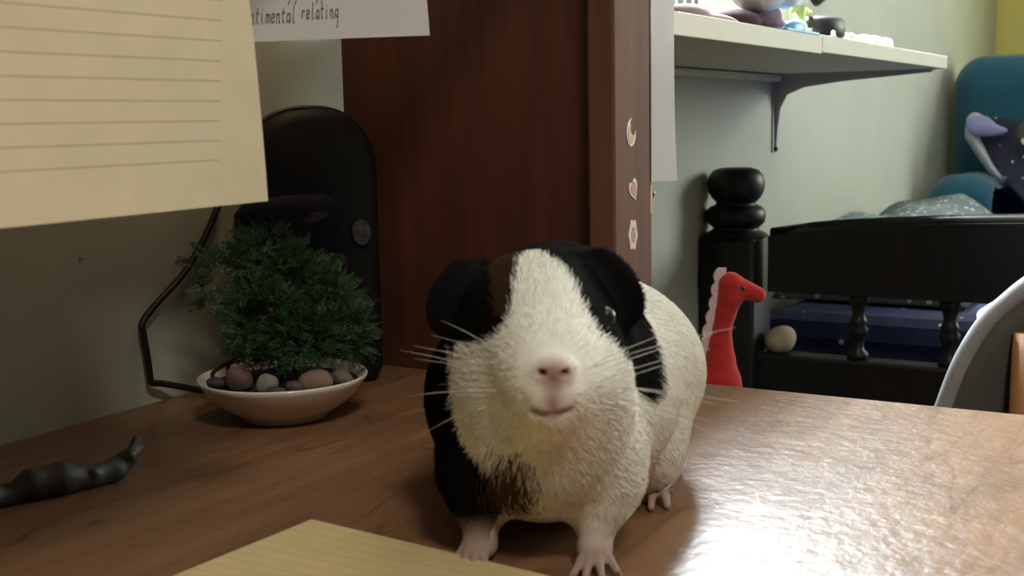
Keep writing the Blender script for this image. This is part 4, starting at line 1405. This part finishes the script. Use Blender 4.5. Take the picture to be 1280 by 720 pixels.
gpig = thing('guinea_pig', 'black and white guinea pig with pink nose sitting on the desk facing forward', 'guinea pig', GO)
gpig.matrix_world = Matrix(((GA.x, GB.x, 0, GO.x), (GA.y, GB.y, 0, GO.y), (0, 0, 1, GO.z), (0, 0, 0, 1)))
body = gp.build('body', attr_mat('guinea_pig_coat', 'coat_colour', 0.8, 0.12), gpig)
V = np.array([v.co for v in body.data.vertices])
ca = body.data.color_attributes.new('coat_colour', 'FLOAT_COLOR', 'POINT')
ca.data.foreach_set('color', np.concatenate([coat(V), np.ones((len(V), 1))], 1).astype(np.float32).ravel())

# --- fur: short strands combed back from the nose
me = body.data
me.calc_loop_triangles()
T = np.empty(len(me.loop_triangles) * 3, np.int32); me.loop_triangles.foreach_get('vertices', T); T = T.reshape(-1, 3)
A0, B0, C0_ = V[T[:, 0]], V[T[:, 1]], V[T[:, 2]]
ar = np.linalg.norm(np.cross(B0 - A0, C0_ - A0), axis=1)
cen = (A0 + B0 + C0_) / 3
dens = np.where(cen[:, 0] > -0.06, 1.7, 1.0)
dens = dens * np.where(cen[:, 2] < 0.0070, 0.0, 1.0)
NH = 170000
pick = rng.choice(len(T), NH, p=ar * dens / (ar * dens).sum())
r1, r2 = np.sqrt(rng.random(NH)), rng.random(NH)
P = A0[pick] * (1 - r1)[:, None] + B0[pick] * (r1 * (1 - r2))[:, None] + C0_[pick] * (r1 * r2)[:, None]
N = gp.normals(P)
a, b, c = P.T
nose = np.array((0.0375, 0.0145, 0.083))
dn = np.linalg.norm((P - nose) * (1, 1.1, 0.9), axis=1)
keep = dn > 0.0085
keep &= ~((np.sqrt((a - 0.034) ** 2 + ((b - 0.014) / 1.6) ** 2 + (c - 0.0735) ** 2)) < 0.0046)
P, N, dn = P[keep], N[keep], dn[keep]
a, b, c = P.T
hd = head_mask(P)
flow = np.where(hd[:, None], (P - nose) / dn[:, None] + np.array((-0.6, 0, 0)), np.array((-0.9, 0, -0.75)) + np.stack([0 * b, 1.2 * b / 0.06 * 0.2, 0 * b], 1))
legs = (c < 0.03) & (a > -0.03)
flow[legs] = (-0.1, 0, -1.0)
flow = flow + rng.normal(0, 0.16, flow.shape)
tan = flow - N * (flow * N).sum(1, keepdims=True)
tan /= np.linalg.norm(tan, axis=1, keepdims=True) + 1e-9
ln = np.where(hd, 0.0026 + 0.0046 * np.clip((dn - 0.010) / 0.045, 0, 1), 0.0088)
ln = np.where((c < 0.035) & (a > -0.035), 0.0013 + 0.0077 * np.clip((c - 0.008) / 0.027, 0, 1), ln)
ear = ear_mask(P)
ln = np.where(ear, 0.0022, ln)
ln = ln * rng.uniform(0.7, 1.2, len(ln))
tilt = np.where(hd, 0.38, 0.26) * rng.uniform(0.7, 1.3, len(ln))
K = 4
pos = np.zeros((len(P), K, 3), np.float32)
q = P - N * 0.0004
pos[:, 0] = q
for k in range(1, K):
    d = tan + N * (tilt * (1.25 - 0.45 * k))[:, None]
    d /= np.linalg.norm(d, axis=1, keepdims=True)
    q = q + d * (ln / (K - 1))[:, None]
    pos[:, k] = q
pos[:, :, 2] = np.maximum(pos[:, :, 2], 0.0006)
hc = coat(P + tan * (ln * 0.55)[:, None], 0.9) * rng.uniform(0.82, 1.12, (len(P), 1))
hcv = bpy.data.hair_curves.new('fur')
hcv.add_curves([K] * len(P))
hcv.attributes['position'].data.foreach_set('vector', pos.reshape(-1))
rad = np.tile(np.array((0.00013, 0.00012, 0.00009, 0.00003), np.float32), len(P))
at = hcv.attributes.get('radius') or hcv.attributes.new('radius', 'FLOAT', 'POINT')
at.data.foreach_set('value', rad)
at = hcv.attributes.new('coat_colour', 'FLOAT_COLOR', 'CURVE')
at.data.foreach_set('color', np.concatenate([hc, np.ones((len(P), 1))], 1).astype(np.float32).ravel())
fur = bpy.data.objects.new('fur', hcv)
COL.objects.link(fur)
fur.parent = gpig
hcv.materials.append(attr_mat('guinea_pig_fur', 'coat_colour', 0.8, 0.06))
fur['kind'] = 'stuff'

# eyes (inside the black patches), whiskers, claws
for p_ in ((-0.0085, -0.0252, 0.0985), (-0.0075, 0.0278, 0.0995)):
    b_ = bmesh.new(); bmesh.ops.create_uvsphere(b_, u_segments=20, v_segments=14, radius=0.0042)
    o = bm_obj('eye', b_, M['eye'], gpig, True); o.location = p_
random.seed(3)
for sb in (-1, 1):
    for i in range(10):
        z = 0.0770 + 0.0030 * (i % 4)
        p0 = Vector((0.026 - 0.002 * (i // 4), 0.0135 + sb * (0.0105 + 0.0015 * (i // 4)), z))
        d = Vector((random.uniform(-0.5, 0.1), sb * 1.0, random.uniform(-0.45, 0.55)))
        L_ = random.uniform(0.032, 0.056)
        pts = [p0 + d.normalized() * L_ * t + Vector((-0.006 * t * t, 0, -0.006 * t * t)) for t in (0, 0.35, 0.7, 1)]
        tube('whisker', pts, [0.00014, 0.00012, 0.0001, 0.00004], M['whisker'], gpig, 4)
for ta, tb in ((0.000, -0.0325), (0.0055, -0.0285), (0.0085, -0.0235), (0.0085, -0.0180), (0.0085, 0.0165), (0.0100, 0.0215), (0.0085, 0.0275), (0.0035, 0.0330)):
    yc = 0.0228 if tb > 0 else -0.0233
    d = Vector((ta + 0.006, (tb - yc) * 0.8, 0)).normalized()
    p0 = Vector((ta, tb, 0.0022)) + d * 0.0008
    tube('claw', [p0, p0 + d * 0.0016, p0 + d * 0.0028 + Vector((0, 0, -0.0012))], [0.0008, 0.0006, 0.0002], M['claw'], gpig, 6)
